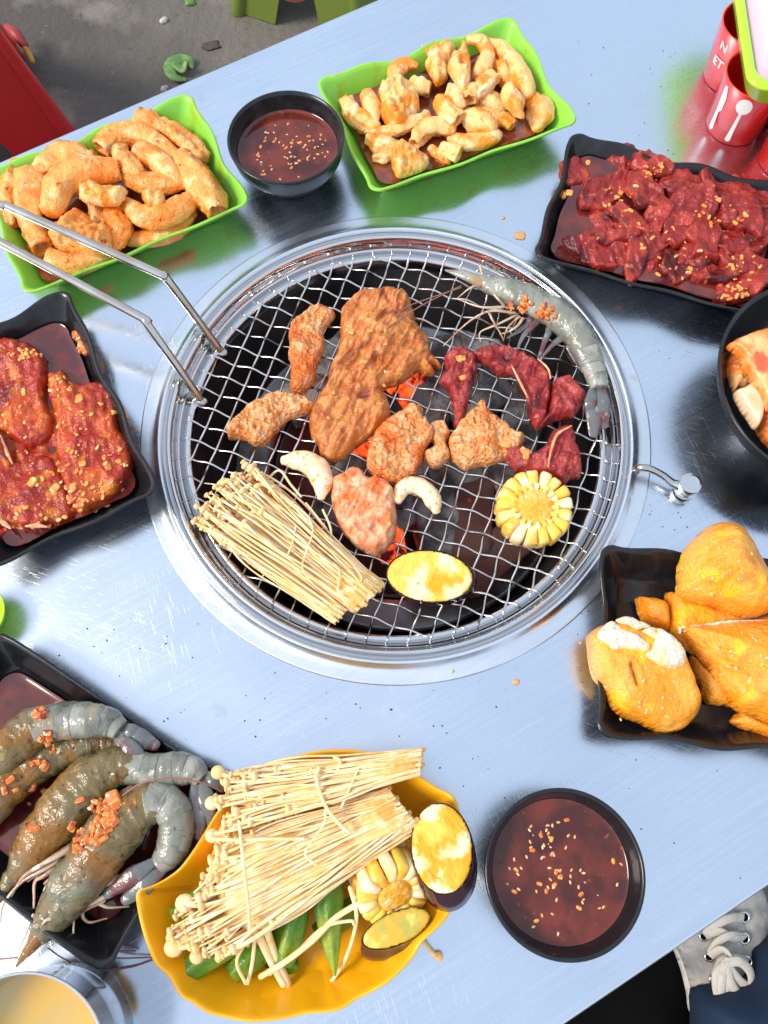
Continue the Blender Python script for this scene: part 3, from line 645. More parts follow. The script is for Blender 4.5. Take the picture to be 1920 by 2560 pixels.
# steel cup bottom left
cx, cy, cr = -.2133, -.1482, .0512
mk('steel_cup', lathe([(.0002, .002), (.040, .002), (.041, .0005), (.043, .002), (.046, .03), (cr - .001, .078), (cr + .0006, .0800), (cr + .0004, .0812), (cr - .0008, .0812), (cr - .0014, .079), (.045, .03), (.041, .005), (.0002, .004)], cx, cy, 72), M['polish'],
   label='shiny steel cup of yellow drink in the bottom left corner', cat='cup')
th = np.arange(64) / 64 * 2 * PI
liquid('drink', np.c_[cx + .0468 * np.cos(th), cy + .0468 * np.sin(th), np.full(64, TZ + .048)], M['drink'], label='yellow drink inside the steel cup', cat='drink')
# small lime saucer peeking in from the left edge
p = P(-62, 1533, .02)
mk('lime_saucer', lathe([(.0002, .002), (.012, .001), (.016, .006), (.0213, .019), (.022, .0202), (.021, .0206), (.017, .012), (.0002, .005)], p[0], p[1], 48), M['lime'],
   label='small lime green saucer just peeking in at the left edge', cat='saucer')

# ------------------------------------------------------------------ red cutlery cups and lime tray, top right
def text_verts(s, size):
    cu = bpy.data.curves.new('t', 'FONT'); cu.body = s; cu.size = size; cu.extrude = 0; cu.align_x = 'CENTER'; cu.align_y = 'CENTER'; cu.resolution_u = 3; cu.offset = size * .012
    ob = bpy.data.objects.new('t', cu); COL.objects.link(ob); bpy.context.view_layer.update()
    me = bpy.data.meshes.new_from_object(ob.evaluated_get(bpy.context.evaluated_depsgraph_get()))
    V = np.array([v.co[:] for v in me.vertices]); F = [list(q.vertices) for q in me.polygons]
    bpy.data.objects.remove(ob); bpy.data.curves.remove(cu); bpy.data.meshes.remove(me); return V, F
def subdiv_poly(V, F):
    import bmesh
    bm = bmesh.new(); vs = [bm.verts.new(v) for v in V]
    for f in F:
        try: bm.faces.new([vs[i] for i in f])
        except ValueError: pass
    bmesh.ops.subdivide_edges(bm, edges=bm.edges[:], cuts=2, use_grid_fill=True); bmesh.ops.triangulate(bm, faces=bm.faces[:])
    V2 = np.array([v.co[:] for v in bm.verts]); F2 = [[v.index for v in f.verts] for f in bm.faces]
    bm.verts.index_update(); F2 = [[v.index for v in f.verts] for f in bm.faces]; bm.free(); return V2, F2
CR0, CR1, CHH = .0255, .0295, .060
def cutlery_cup(bx, by, label, deco):
    o = mk('cutlery_cup', lathe([(.0002, .0008), (CR0 - .002, .0008), (CR0, .0022), (CR1, CHH - .001), (CR1 + .0002, CHH), (CR1 - .0012, CHH + .0003), (CR1 - .002, CHH - .002), (CR0 - .002, .004), (.0002, .003)], bx, by, 56), M['redcup'], label=label, cat='cup', group='red cutlery cups under the lime tray')
    for kind, a0, z, size, rot in deco:
        if kind == 'spoon':
            t = np.linspace(0, 2 * PI, 25)[:-1]
            bowl = np.c_[.0052 * np.cos(t), .0165 + .0078 * np.sin(t), 0 * t]; V1 = np.vstack([[0, .0165, 0], bowl]); F1 = [[0, 1 + i, 1 + (i + 1) % 24] for i in range(24)]
            hs = [(-.0009, .010), (.0009, .010), (.0011, 0), (.0014, -.012), (.0019, -.0205), (0, -.0225), (-.0019, -.0205), (-.0014, -.012), (-.0011, 0)]
            V2 = np.array([[x, y, 0] for x, y in hs]); V, F = join((V1, F1), (V2, [list(range(9))])); name = 'spoon_print'
        elif kind == 'knife':
            hs = [(-.0022, .022), (.0006, .024), (.0030, .014), (.0030, .002), (.0010, -.002), (.0016, -.020), (0, -.0225), (-.0020, -.020), (-.0014, -.002)]
            V = np.array([[x, y, 0] for x, y in hs]); F = [list(range(9))]; name = 'knife_print'
        else: V, F = text_verts(kind, size); name = 'lettering'
        if kind in ('spoon', 'knife'): V = V * [1.35, 1.1, 1]
        V, F = subdiv_poly(V, F); c_, s_ = math.cos(rot), math.sin(rot)
        X = V[:, 0] * c_ - V[:, 1] * s_; Z = V[:, 0] * s_ + V[:, 1] * c_ + z
        rr = CR0 + (CR1 - CR0) * (Z - .0022) / (CHH - .003) + .0004; A = a0 + X / rr
        mk(name, (np.c_[bx + rr * np.cos(A), by + rr * np.sin(A), TZ + Z], F), M['white'], o, smooth=False)
    return o
b1 = Q('D', 1455, 725)[:2]; b2 = Q('D', 1435, 440)[:2]; b3 = Q('D', 1700, 890)[:2]
b2 = b1 + unit(b2 - b1) * .0600; b3 = b1 + unit(b3 - b1) * .0600
fa = math.atan2(-b1[1], -b1[0])            # side of the cup that faces the photographer
cutlery_cup(*b1, 'red plastic cup with a white spoon print, front of the red group', [('spoon', fa + .05, .030, 0, 0), ('knife', fa - .72, .030, 0, 0)])
cutlery_cup(*b2, 'red plastic cup with white letters, standing behind the spoon print cup', [('N', fa - .55, .046, .012, 0), ('ET', fa - .55, .029, .012, 0)])
cutlery_cup(*b3, 'red plastic cup with a white letter G, cut off by the right edge', [('G', fa - .10, .034, .015, 0)])
b4 = b2 + (b3 - b1) * 1.02
cutlery_cup(*b4, 'red plastic cup hidden deepest under the lime tray', [])
# tray resting on the cups
tz0, tz1 = .0615, .088
tc_ = P(1890, 222, tz1)[:2]; tu = unit(P(1838, -60, tz1)[:2] - P(1872, 170, tz1)[:2]); tv = np.array([tu[1], -tu[0]])
def rrect(w0, l0, inset, z, r=.016):
    pts = []; W_, L_ = w0 - 2 * inset, l0 - 2 * inset
    for (cx_, cy_, a0) in ((r, r, PI), (W_ - r, r, 1.5 * PI), (W_ - r, L_ - r, 0), (r, L_ - r, .5 * PI)):
        for i in range(8):
            a = a0 + PI / 2 * i / 7; pts.append((inset + cx_ + r * math.cos(a), inset + cy_ + r * math.sin(a)))
    o = tc_ - tv * .006
    return np.array([[*(o + tv * x + tu * y), TZ + z] for x, y in pts])
TWd, TLg = .15, .21
tray = mk('serving_tray', rings_mesh([rrect(TWd, TLg, .012, tz0), rrect(TWd, TLg, .010, tz0 + .002), rrect(TWd, TLg, .0015, tz1 - .004), rrect(TWd, TLg, 0, tz1 - .002), rrect(TWd, TLg, 0, tz1), rrect(TWd, TLg, .0015, tz1 + .001), rrect(TWd, TLg, .007, tz1 + .001), rrect(TWd, TLg, .0085, tz1 - .001), rrect(TWd, TLg, .014, tz0 + .006), rrect(TWd, TLg, .02, tz0 + .004)]), M['lime'],
          label='lime green rimmed tray lying on the red cups in the top right corner', cat='tray')
mk('paper_liner', rings_mesh([rrect(TWd, TLg, .0082, tz1 - .0035), rrect(TWd, TLg, .0095, tz1 - .004), rrect(TWd, TLg, .030, tz1 - .006), rrect(TWd, TLg, .05, tz1 - .006)], cap0=True), M['pink'], label='pale pink paper lining the lime tray in the top right corner', cat='paper')

# ------------------------------------------------------------------ things on the floor beyond the table
# red stool (upper left)
def frustum_stool(corners_top, corners_bot, zt, zb, m, label, group=None, holes=True, tag='plastic_stool'):
    ct = np.array(corners_top); cb = np.array(corners_bot); root = empty(tag, (*cb.mean(0), zb), label, 'stool', group)
    cen = ct.mean(0)
    def pt(i, t, f=0):           # point on corner edge i, t from top to bottom
        a = ct[i % 4] * (1 - t) + cb[i % 4] * t; return np.array([a[0], a[1], zt * (1 - t) + zb * t])
    R = [np.array([[*(cen + (ct[i] - cen) * s), zt + z] for i in range(4)]) for s, z in ((.96, -.02), (1.0, -.02), (1.01, -.004), (.97, .0), (.5, 0))]
    V = []
    R2 = []
    for r in R:
        q = []
        for i in range(4):
            a, b, c2 = r[(i - 1) % 4], r[i], r[(i + 1) % 4]
            for t in (0, .25, .5, .75, 1): q.append((1 - t) ** 2 * (b + (a - b) * .12) + 2 * t * (1 - t) * b + t * t * (b + (c2 - b) * .12))
        R2.append(np.array(q))
    mk('seat', rings_mesh(R2), m, root)
    for i in range(4):           # each side: two leg halves joined by an arch
        j = (i + 1) % 4; n = 14; outer = []; inner = []
        def sp(u, t): return pt(i, t) * (1 - u) + pt(j, t) * u
        top = [sp(u, .04) for u in np.linspace(0, 1, n)]
        arch = []
        for u in np.linspace(.0, 1, n):
            w_ = .34; a = np.clip((u - w_) / (1 - 2 * w_), 0, 1)
            hgt = .34 + (1 - math.sin(PI * a) ** .45) * .66
            arch.append(sp(u, min(1, hgt)))
        R_ = [np.array(top), np.array(arch)]
        nrm = np.cross(pt(j, 0) - pt(i, 0), pt(i, 1) - pt(i, 0)); nrm /= np.linalg.norm(nrm)
        rows = []
        for s in np.linspace(0, 1, 7): rows.append(R_[0] * (1 - s) + R_[1] * s)
        V = np.vstack(rows); V = np.vstack([V, V - nrm * .004]); F = []; m_ = 7 * n
        for a in range(6):
            for b in range(n - 1):
                f = [a * n + b, a * n + b + 1, (a + 1) * n + b + 1, (a + 1) * n + b]; F.append(f); F.append([x + m_ for x in f][::-1])
        for b in range(n - 1): F.append([6 * n + b, 6 * n + b + 1, 6 * n + b + 1 + m_, 6 * n + b + m_])
        mk('side_panel', (V, F), m, root, smooth=False)
    for i in range(4):           # rounded corner ribs of the legs
        mk('leg', tube([pt(i, .03), pt(i, .5), pt(i, .995)], [.012, .014, .018], seg=10), m, root)
    return root
zs = TZ - .30; a1 = P(-25, 70, -.32)[:2]; f1 = P(215, 395, -.75)[:2]
e1 = unit(f1 - a1); dd = np.array([-.72, -.55])
s1_ = unit([-.55, .84]); s2_ = unit([-.84, -.55])
frustum_stool([a1, a1 + s1_ * .24, a1 + s1_ * .24 + s2_ * .24, a1 + s2_ * .24], [f1, f1 + s1_ * .33, f1 + s1_ * .33 + s2_ * .33, f1 + s2_ * .33], TZ - .32, .002, M['red'], 'bright red plastic stool on the floor at the upper left edge')
# olive stool at the top with an orange bowl on it
a1 = P(640, -8, -.55)[:2]; f1 = P(597, 30, -.75)[:2]
g1 = P(870, 120, -.75)[:2]; s1_ = unit(g1 - f1); s2_ = np.array([-s1_[1], s1_[0]]); L_ = .30
ctr = f1 + (s1_ + s2_) * L_ / 2
cb = [f1, f1 + s1_ * L_, f1 + (s1_ + s2_) * L_, f1 + s2_ * L_]; ct = [ctr + (q - ctr) * .70 for q in cb]
frustum_stool(ct, cb, TZ - .48, .002, M['olive'], 'low olive green plastic stool on the floor at the top edge')
p = P(735, -62, -.45); 
mk('orange_bowl', lathe([(.0002, .0), (.03, .0), (.036, .006), (.052, .03), (.056, .034), (.052, .036), (.034, .012), (.0002, .008)], p[0], p[1], 48, z=TZ - .479), M['orange'], label='orange red plastic bowl on the olive stool at the top edge', cat='bowl')
p = P(597, 52, -.75)
# little floor things
def curl(zn, pts, r, z, seed, flat=.35, m='leaf'): return tube([Q(zn, x, y, z + .01 * dz) for x, y, dz in pts], r, seg=8, flat=flat, namp=.002, nsc=60, seed=seed)
mk('leaf_scrap', join(curl('A', [(800, 345, 0), (750, 330, .6), (735, 290, 1), (765, 262, 1.2), (815, 265, .6), (830, 290, 0)], [.004, .012, .014, .012, .013, .004], -.745, 2), curl('A', [(755, 280, 1), (790, 300, .6), (800, 275, 1.4)], [.008, .01, .006], -.742, 4)), M['leaf'], label='curled wilted green leaf lying on the concrete floor', cat='leaf')
rt = mk('plastic_tube', tube([Q('A', 35, 120, -.70), Q('A', 70, 150, -.70), Q('A', 105, 195, -.71)], [.009, .012, .009], seg=12), M['dimred'], label='small red tube with a yellow end beside the red stool', cat='tube')
mk('yellow_end', tube([Q('A', 105, 200, -.71), Q('A', 125, 235, -.72), Q('A', 140, 265, -.725)], [.006, .007, .006], seg=12), M['cuff'], rt)
for (x, y, r, nm, lb, mm) in ((915, 200, .02, 'oil_spot', 'dark oily spot on the concrete floor near the leaf', 'crumbs'), (710, 92, .012, 'litter_scrap', 'small pale scrap of litter on the floor above the table edge', 'canvas'), (712, 385, .012, 'litter_scrap', 'white scrap of litter on the floor close to the table edge', 'canvas'), (820, 15, .014, 'litter_scrap', 'brown scrap of litter on the floor near the top edge', 'leaf')):
    p = Q('A', x, y, -.75); mk(nm, slab(blob(p[0], p[1], r, r * .7, 20, 9, x, .3), .0012, .0015 if nm == 'oil_spot' else .006, res=.004, noise=[('f', .012, .002)]), M[mm], label=lb, cat=nm.split('_')[1])

# ------------------------------------------------------------------ person at the lower right: sneaker, navy trouser, black trouser
per = empty('person', (*P(1830, 2450, -.42)[:2], TZ - .46), 'seated person beside the table in dark trousers wearing a dirty white laced sneaker', 'person')
ZS = -.40
so = QL('L', [(1170, 1035), (1215, 1120), (1255, 1230), (1285, 1350), (1310, 1480), (1420, 1560), (1560, 1500), (1640, 1330), (1690, 1120), (1715, 950), (1700, 800), (1650, 700), (1560, 640), (1420, 640), (1280, 700), (1190, 820), (1155, 930)], ZS)
tong = QL('L', [(1300, 980), (1330, 1100), (1365, 1240), (1400, 1400), (1500, 1420), (1560, 1200), (1545, 1000), (1530, 870), (1420, 800), (1300, 860)], ZS)
t_cen = tong.mean(0)
def shoe_h(x, y, d): return .012 * np.minimum(1, d / .02)
shoe = mk('sneaker', slab(so, TZ + ZS - .03, .034, rw=.022, res=.003, noise=[('f', .03, .004), ('f', .008, .0012)], bot=.4), M['canvas'], per)
mk('sole', slab(so, TZ + ZS - .050, .012, rw=.004, res=.004), M['rubber'], shoe)
mk('tongue', slab(tong, TZ + ZS - .006, .016, rw=.02, res=.003, noise=[('f', .02, .003)]), M['canvas'], shoe)
eyel = [(1525, 880), (1525, 1000), (1540, 1130), (1300, 985), (1330, 1100), (1358, 1225)]
for i, (x, y) in enumerate(eyel):
    p = Q('L', x, y, ZS + .008)
    V, F = torus(0, 0, 0, .0052, .0014, 20, 6); mk('eyelet', xform((V, F), p, (.1, -.2 if x > 1450 else .2, 0)), M['polish'], shoe)
    mk('eyelet_hole', xform(superq(.0042, .0042, .0012, 1, 1), p - [0, 0, .0006]), M['dark'], shoe)
laces = [[(1300, 985, .010), (1360, 930, .022), (1440, 890, .024), (1525, 880, .010)], [(1330, 1100, .010), (1380, 1020, .024), (1450, 985, .026), (1525, 1000, .010)],
         [(1300, 985, .01), (1380, 960, .022), (1460, 1000, .022), (1525, 1000, .01)], [(1358, 1225, .010), (1400, 1130, .028), (1470, 1110, .028), (1540, 1130, .01)],
         [(1330, 1100, .01), (1400, 1060, .028), (1440, 1100, .032), (1420, 1150, .034)], [(1420, 1140, .034), (1370, 1210, .034), (1385, 1330, .030), (1420, 1370, .026), (1440, 1260, .032), (1425, 1150, .036)],
         [(1420, 1140, .036), (1500, 1130, .036), (1560, 1190, .030), (1560, 1270, .026), (1500, 1240, .030), (1430, 1150, .036)], [(1425, 1150, .036), (1450, 1250, .034), (1500, 1330, .030)], [(1430, 1130, .036), (1400, 1250, .034), (1380, 1420, .026)]]
for ln in laces: mk('lace', tube([Q('L', x, y, ZS + z - .004) for x, y, z in ln], .0052, seg=8, flat=.35, k=5), M['lace'], shoe)
tro = QL('L', [(1318, 1520), (1315, 1345), (1400, 1302), (1480, 1275), (1580, 1255), (1640, 1150), (1668, 1082), (1900, 960), (2300, 1100), (2500, 1700), (2200, 2300), (1500, 2300), (1320, 1900)], -.36)
mk('navy_trouser_leg', slab(tro, TZ - .40, .075, rw=.05, res=.006, noise=[('f', .09, .012), ('f', .03, .003)], bot=.8), M['denim'], per)
lap = QL('L', [(-300, 1900), (-100, 1500), (300, 1250), (600, 1000), (1000, 800), (1260, 830), (1400, 1080), (1410, 1320), (1400, 1500), (1380, 2300), (0, 2300)], -.40)
mk('black_trouser_leg', slab(lap, TZ - .50, .05, rw=.06, res=.006, noise=[('f', .1, .006)], bot=.6), M['dark'], per)

# ------------------------------------------------------------------ food on the plates
GM = 'marinated intestine pieces in the upper left green plate'
GT = 'pale intestine pieces in the top green plate'
def gut(zn, pts, label, group, m, zl=.018, ends=('round', 'round'), seed=0, namp=.0016, nsc=130, flat=.85, seg=22, rs=1.08, name='intestine_piece', cat='intestine', wr=.22):
    c = pts[len(pts) // 2]; s = pxm(zn, c[0], c[1], zl)
    W_ = []
    for p in pts: W_.append(Q(zn, p[0], p[1], zl + (p[3] if len(p) > 3 else 0)))
    return mk(name, tube(W_, [p[2] * s * rs for p in pts], seg=seg, k=6, ends=ends, flat=flat, namp=namp, nsc=nsc, seed=seed, wrinkle=wr), m, label=label, cat=cat, group=group)
def sheet(zn, pts, label, group, m, z=.018, th=.010, seed=0, name='intestine_piece', cat='intestine', noise=None, jag=.0012, rw=None, res=.0013, tilt=(0, 0), hf=None, bot=.5):
    return mk(name, slab(QL(zn, pts, z)[:, :2], TZ + z - th * .3, th, rw=rw, res=res, noise=noise or [('f', .010, th * .6), ('r', .006, th * .30), ('f', .0025, th * .06)], jag=jag, seed=seed, tilt=tilt, hf=hf, bot=bot), m, label=label, cat=cat, group=group)
L_ = [
 ([(90, 720, 45), (55, 780, 50), (35, 850, 48), (45, 950, 42)], 'open ended tube at the left end of the upper left plate', .018, ('open', 'round')),
 ([(135, 770, 52), (125, 880, 58), (145, 980, 56), (185, 1070, 50)], 'tube with dark open end pointing down beside the tongs handle, left plate', .024, ('round', 'open')),
 ([(175, 740, 45), (245, 700, 58), (320, 690, 58), (395, 690, 28)], 'crinkled ruffled piece along the far rim of the left plate', .022, ('round', 'round')),
 ([(390, 830, 40), (440, 870, 55), (430, 950, 50), (390, 990, 40)], 'orange frilly fatty piece in the middle of the left plate', .020, ('round', 'round')),
 ([(440, 640, 45), (500, 590, 50), (590, 580, 50), (670, 620, 48), (760, 690, 38)], 'long pale tube arching over the back of the left plate', .026, ('open', 'round')),
 ([(590, 520, 38), (650, 535, 46), (700, 570, 40)], 'stubby tube against the far rim of the left plate', .022, ('open', 'round')),
 ([(700, 560, 42), (780, 610, 52), (860, 680, 42)], 'orange tube lying along the right rim of the left plate', .022, ('round', 'round')),
 ([(600, 650, 48), (670, 690, 50), (740, 750, 42), (770, 790, 24)], 'pointed folded tube in the centre right of the left plate', .032, ('open', 'round')),
 ([(525, 650, 30), (540, 700, 42), (590, 740, 36)], 'ear shaped orange flap in the middle of the left plate', .036, ('round', 'round')),
 ([(790, 680, 40), (850, 760, 62), (900, 850, 64), (935, 910, 46)], 'fat tube with wrinkled orange end at the right of the left plate', .030, ('round', 'open')),
 ([(540, 740, 45), (620, 790, 50), (700, 800, 46), (790, 805, 16)], 'smooth tapering tube in the middle of the left plate', .030, ('round', 'round')),
 ([(570, 1035, 32), (670, 1025, 38), (770, 985, 38), (825, 925, 24)], 'lower smooth sausage like tube along the near rim, left plate', .018, ('round', 'round')),
 ([(545, 880, 28), (610, 930, 48), (700, 935, 58), (790, 890, 52), (825, 845, 26)], 'smooth crescent shaped piece at lower right of the left plate', .030, ('round', 'round')),
 ([(220, 1120, 50), (310, 1140, 46), (410, 1115, 44), (480, 1090, 30)], 'open ended tube at the near rim of the left plate', .018, ('open', 'round')),
 ([(500, 850, 38), (495, 930, 42), (535, 1000, 42), (505, 1060, 28)], 'wrinkled orange strip hanging down in the left plate', .026, ('round', 'round')),
 ([(230, 890, 52), (260, 800, 66), (350, 750, 72), (440, 740, 62), (515, 730, 50)], 'largest smooth bent piece in the middle of the left plate', .036, ('round', 'open')),
]
for i, (pts, lb, z, en) in enumerate(L_):
    gut('A', pts, lb, GM, M['gut'], zl=z, ends=en, seed=i, namp=.0012 if i in (4, 7, 11, 15, 10, 12, 13) else .0032, wr=.16 if i in (4, 7, 11, 15, 10, 12, 13) else .42, nsc=130 if i % 3 else 170)
sheet('A', [(240, 960), (290, 930), (340, 905), (390, 935), (430, 975), (475, 985), (492, 1040), (455, 1095), (350, 1085), (250, 1065), (205, 1015)], 'creamy crumpled sheet in front of the tongs handle, left plate', GM, M['gut'], z=.030, th=.014, seed=31)
sheet('A', [(330, 810), (390, 785), (470, 800), (540, 820), (520, 870), (440, 880), (370, 870)], 'pale frilly fat strip draped over the largest piece, left plate', GM, M['gut2'], z=.042, th=.009, seed=33, jag=.003)
sheet('A', [(610, 840), (660, 820), (710, 850), (690, 890), (640, 890)], 'small curd of yellow fat on the crescent piece, left plate', GM, M['gut2'], z=.040, th=.009, seed=35, jag=.003)
T_ = [
 ([(345, 520, 36), (370, 580, 50), (425, 635, 50), (490, 675, 38)], 'wrinkled bulky piece at the left end of the top plate', .020, ('open', 'round')),
 ([(455, 500, 38), (480, 560, 42), (502, 630, 10)], 'smooth pointed piece at the left of the top plate', .026, ('round', 'round')),
 ([(585, 430, 22), (600, 370, 42), (650, 335, 40), (700, 340, 20)], 'bean shaped piece against the far rim of the top plate', .022, ('round', 'round')),
 ([(700, 430, 34), (735, 450, 44), (780, 460, 34)], 'short cut chunk right of the bean shaped piece, top plate', .020, ('round', 'flat')),
 ([(480, 690, 18), (570, 680, 30), (660, 650, 36), (760, 600, 24)], 'orange flattened fold in front of the big round piece, top plate', .022, ('round', 'round')),
 ([(990, 205, 26), (1045, 220, 36), (1075, 275, 34), (1062, 335, 44), (1035, 385, 42)], 'hook shaped smooth piece at the far rim of the top plate', .030, ('round', 'round')),
 ([(1080, 225, 26), (1150, 255, 42), (1205, 320, 46), (1245, 385, 50), (1272, 445, 46), (1285, 490, 30)], 'longest curved piece along the right of the top plate', .028, ('round', 'round')),
 ([(870, 470, 40), (900, 480, 42), (935, 530, 36)], 'ring ended piece at the centre of the top plate', .032, ('open', 'round')),
 ([(1000, 465, 36), (980, 505, 44), (978, 515, 44)], 'round ringed end facing up at the centre of the top plate', .032, ('round', 'open')),
 ([(1015, 485, 30), (1060, 440, 44), (1115, 400, 34)], 'ragged orange tube pointing up right in the top plate', .034, ('round', 'open')),
 ([(1105, 345, 34), (1150, 360, 44), (1180, 430, 40)], 'pale piece tucked inside the longest curved piece, top plate', .024, ('round', 'round')),
 ([(1040, 520, 46), (1090, 540, 60), (1130, 560, 44)], 'round wrinkled lump right of centre in the top plate', .022, ('round', 'round')),
 ([(1305, 510, 40), (1345, 560, 60), (1345, 610, 56), (1335, 660, 30)], 'bulging piece at the right end of the top plate', .020, ('round', 'round')),
 ([(840, 530, 40), (875, 580, 50), (920, 620, 44)], 'stubby tube with a dark open end at the centre of the top plate', .026, ('round', 'open')),
 ([(960, 600, 34), (1020, 620, 62), (1080, 660, 48)], 'orange lump below the ringed end in the top plate', .022, ('round', 'round')),
 ([(1110, 625, 30), (1160, 620, 36), (1205, 650, 30)], 'small bent piece right of the orange lump, top plate', .018, ('round', 'open')),
 ([(700, 745, 30), (740, 680, 48), (810, 655, 50), (875, 670, 40)], 'arched piece with orange top in front centre of the top plate', .022, ('open', 'round')),
 ([(895, 715, 30), (960, 735, 42), (1050, 730, 42), (1115, 700, 36), (1120, 685, 20)], 'smooth cashew shaped piece on the near rim of the top plate', .018, ('round', 'round')),
 ([(455, 720, 32), (530, 755, 50), (620, 770, 36)], 'folded pale piece at the near left of the top plate', .018, ('open', 'round')),
 ([(505, 820, 30), (560, 810, 38), (605, 780, 28)], 'small piece at the near left corner of the top plate', .016, ('round', 'round')),
 ([(790, 780, 24), (830, 810, 32), (870, 840, 18)], 'limp strip beside the ringed piece at the near rim, top plate', .016, ('round', 'round')),
 ([(850, 775, 30), (890, 785, 40), (925, 800, 44)], 'ringed piece at the near rim of the top plate', .022, ('round', 'open')),
]
for i, (pts, lb, z, en) in enumerate(T_):
    gut('B', pts, lb, GT, M['gut2'], zl=z, ends=en, seed=50 + i, namp=.0008 if i in (1, 2, 5, 6, 17) else .0020, nsc=140, wr=.10 if i in (1, 2, 5, 6, 17) else .34)
SH = [([(505, 470), (530, 430), (590, 425), (650, 450), (710, 480), (725, 540), (690, 590), (640, 640), (570, 640), (525, 590), (515, 530)], 'biggest round orange centred piece at left of the top plate', .028, .018),
 ([(730, 208), (765, 242), (850, 208), (902, 215), (912, 255), (880, 330), (868, 400), (815, 432), (790, 400), (752, 320), (765, 285)], 'ragged kite shaped piece at the far rim of the top plate', .028, .012),
 ([(952, 205), (980, 262), (992, 340), (982, 440), (940, 475), (905, 410), (870, 345), (885, 290), (925, 250)], 'spearhead shaped piece at the far middle of the top plate', .036, .013),
 ([(1145, 465), (1200, 430), (1232, 470), (1272, 515), (1262, 560), (1270, 602), (1215, 590), (1185, 560), (1160, 540)], 'thin ragged flap at the right of the top plate', .038, .008),
 ([(580, 770), (640, 750), (740, 782), (775, 820), (752, 862), (690, 890), (612, 905), (585, 860), (575, 810)], 'fan shaped piece at the near left corner of the top plate', .024, .014)]
for i, (pts, lb, z, th) in enumerate(SH): sheet('B', pts, lb, GT, M['gut2'], z=z, th=th, seed=80 + i, jag=.0008)

# raw beef slices in the black plate on the right
SB = [  # cx, cy, rx, ry, rot, label
 (620, 560, 150, 85, -8, 'broad dark slice at the far left', .018), (390, 650, 100, 60, 25, 'slice with pale edge by the left end', .020), (880, 560, 100, 60, 20, 'rolled slice standing at the far rim', .026),
 (580, 740, 140, 75, -28, 'folded slice left of centre', .024), (830, 740, 110, 90, 60, 'smooth domed slice at the centre left', .028), (1050, 690, 110, 80, 50, 'crumpled slice near the far rim', .022),
 (1150, 840, 140, 80, -18, 'bright red folded slice with a fat edge', .030), (1460, 730, 190, 80, 12, 'wide slice at the far right', .024), (1500, 900, 130, 75, 35, 'curled slice with white fat at the right', .030),
 (1350, 910, 90, 60, 10, 'small slice under the curled fat slice', .026), (560, 960, 110, 90, 40, 'torn ring shaped slice at the left', .020), (740, 930, 110, 45, 30, 'thin ribbon slice at the centre left', .030),
 (640, 1040, 150, 50, -12, 'long thin orange edged slice', .026), (560, 1160, 210, 70, 12, 'smooth elongated slice at the near left', .024), (770, 1200, 60, 110, 10, 'fat edged slice end at the near rim', .026),
 (920, 900, 80, 70, 60, 'small crumpled slice in the middle', .028), (1060, 1010, 90, 70, -40, 'broken slice in the middle', .026), (880, 1100, 60, 90, 10, 'dark wet slice below the middle', .024),
 (1230, 1060, 90, 110, -8, 'square slice right of the middle', .028), (1400, 1080, 100, 80, 15, 'dark slice at the right', .026), (1560, 1060, 90, 90, 0, 'glossy slice at the right edge', .024),
 (1060, 1250, 100, 70, 20, 'slice with orange chip at the near rim', .024), (1290, 1300, 110, 60, 10, 'frilled slice near the near rim', .024), (1500, 1370, 140, 80, -20, 'round slice near the kimchi bowl', .024),
 (1480, 1210, 120, 70, 20, 'pale edged slice above the kimchi bowl', .026), (1600, 860, 100, 100, 0, 'slice cut off by the right edge', .022), (930, 1220, 80, 60, -30, 'sunken slice at the near rim', .020), (1160, 1180, 80, 60, 40, 'small twisted slice in the middle right', .026)]
for i, (x, y, rx, ry, ro, lb, z) in enumerate(SB):
    sheet('C', blob(x, y, rx * 1.42, ry * 1.42, ro, 13, 200 + i, .24), lb + ' of the right black plate', 'raw beef slices in the right black plate', M['raw'], z=z - .0030, th=.0050, seed=200 + i, name='beef_slice', cat='beef slice',
          noise=[('f', .018, .0062), ('r', .010, .0018, 4, ro + 90), ('f', .0035, .0005)], jag=.0018, rw=.0030, res=.0010, tilt=(random.Random(i).uniform(-.2, .2), random.Random(i + 9).uniform(-.2, .2)))
def scatter(parent, zn, area, n, seed, z, size=(.002, .0014, .001), m='garlic', zj=.002, name='garlic_piece'):
    rd = random.Random(seed); me = [mesh_of(name, rock(size[0] * k, size[1] * k, size[2] * k, seed + int(k * 10), .4), M[m]) for k in (.7, 1.0, 1.4)]
    for i in range(n):
        cx, cy, rx, ry = rd.choice(area); a = rd.uniform(0, 2 * PI); q = math.sqrt(rd.random())
        p = Q(zn, cx + rx * q * math.cos(a), cy + ry * q * math.sin(a), z)
        inst(name, rd.choice(me), parent, p, (rd.uniform(-.4, .4), rd.uniform(-.4, .4), rd.uniform(0, PI)))
def drop_z(objs, x, y, default):
    best = default
    for o in objs:
        ok, loc, nr, _ = o.ray_cast(Vector((x - o.location.x, y - o.location.y, 1)), Vector((0, 0, -1)))
        if ok: best = max(best, loc.z + o.location.z)
    return best
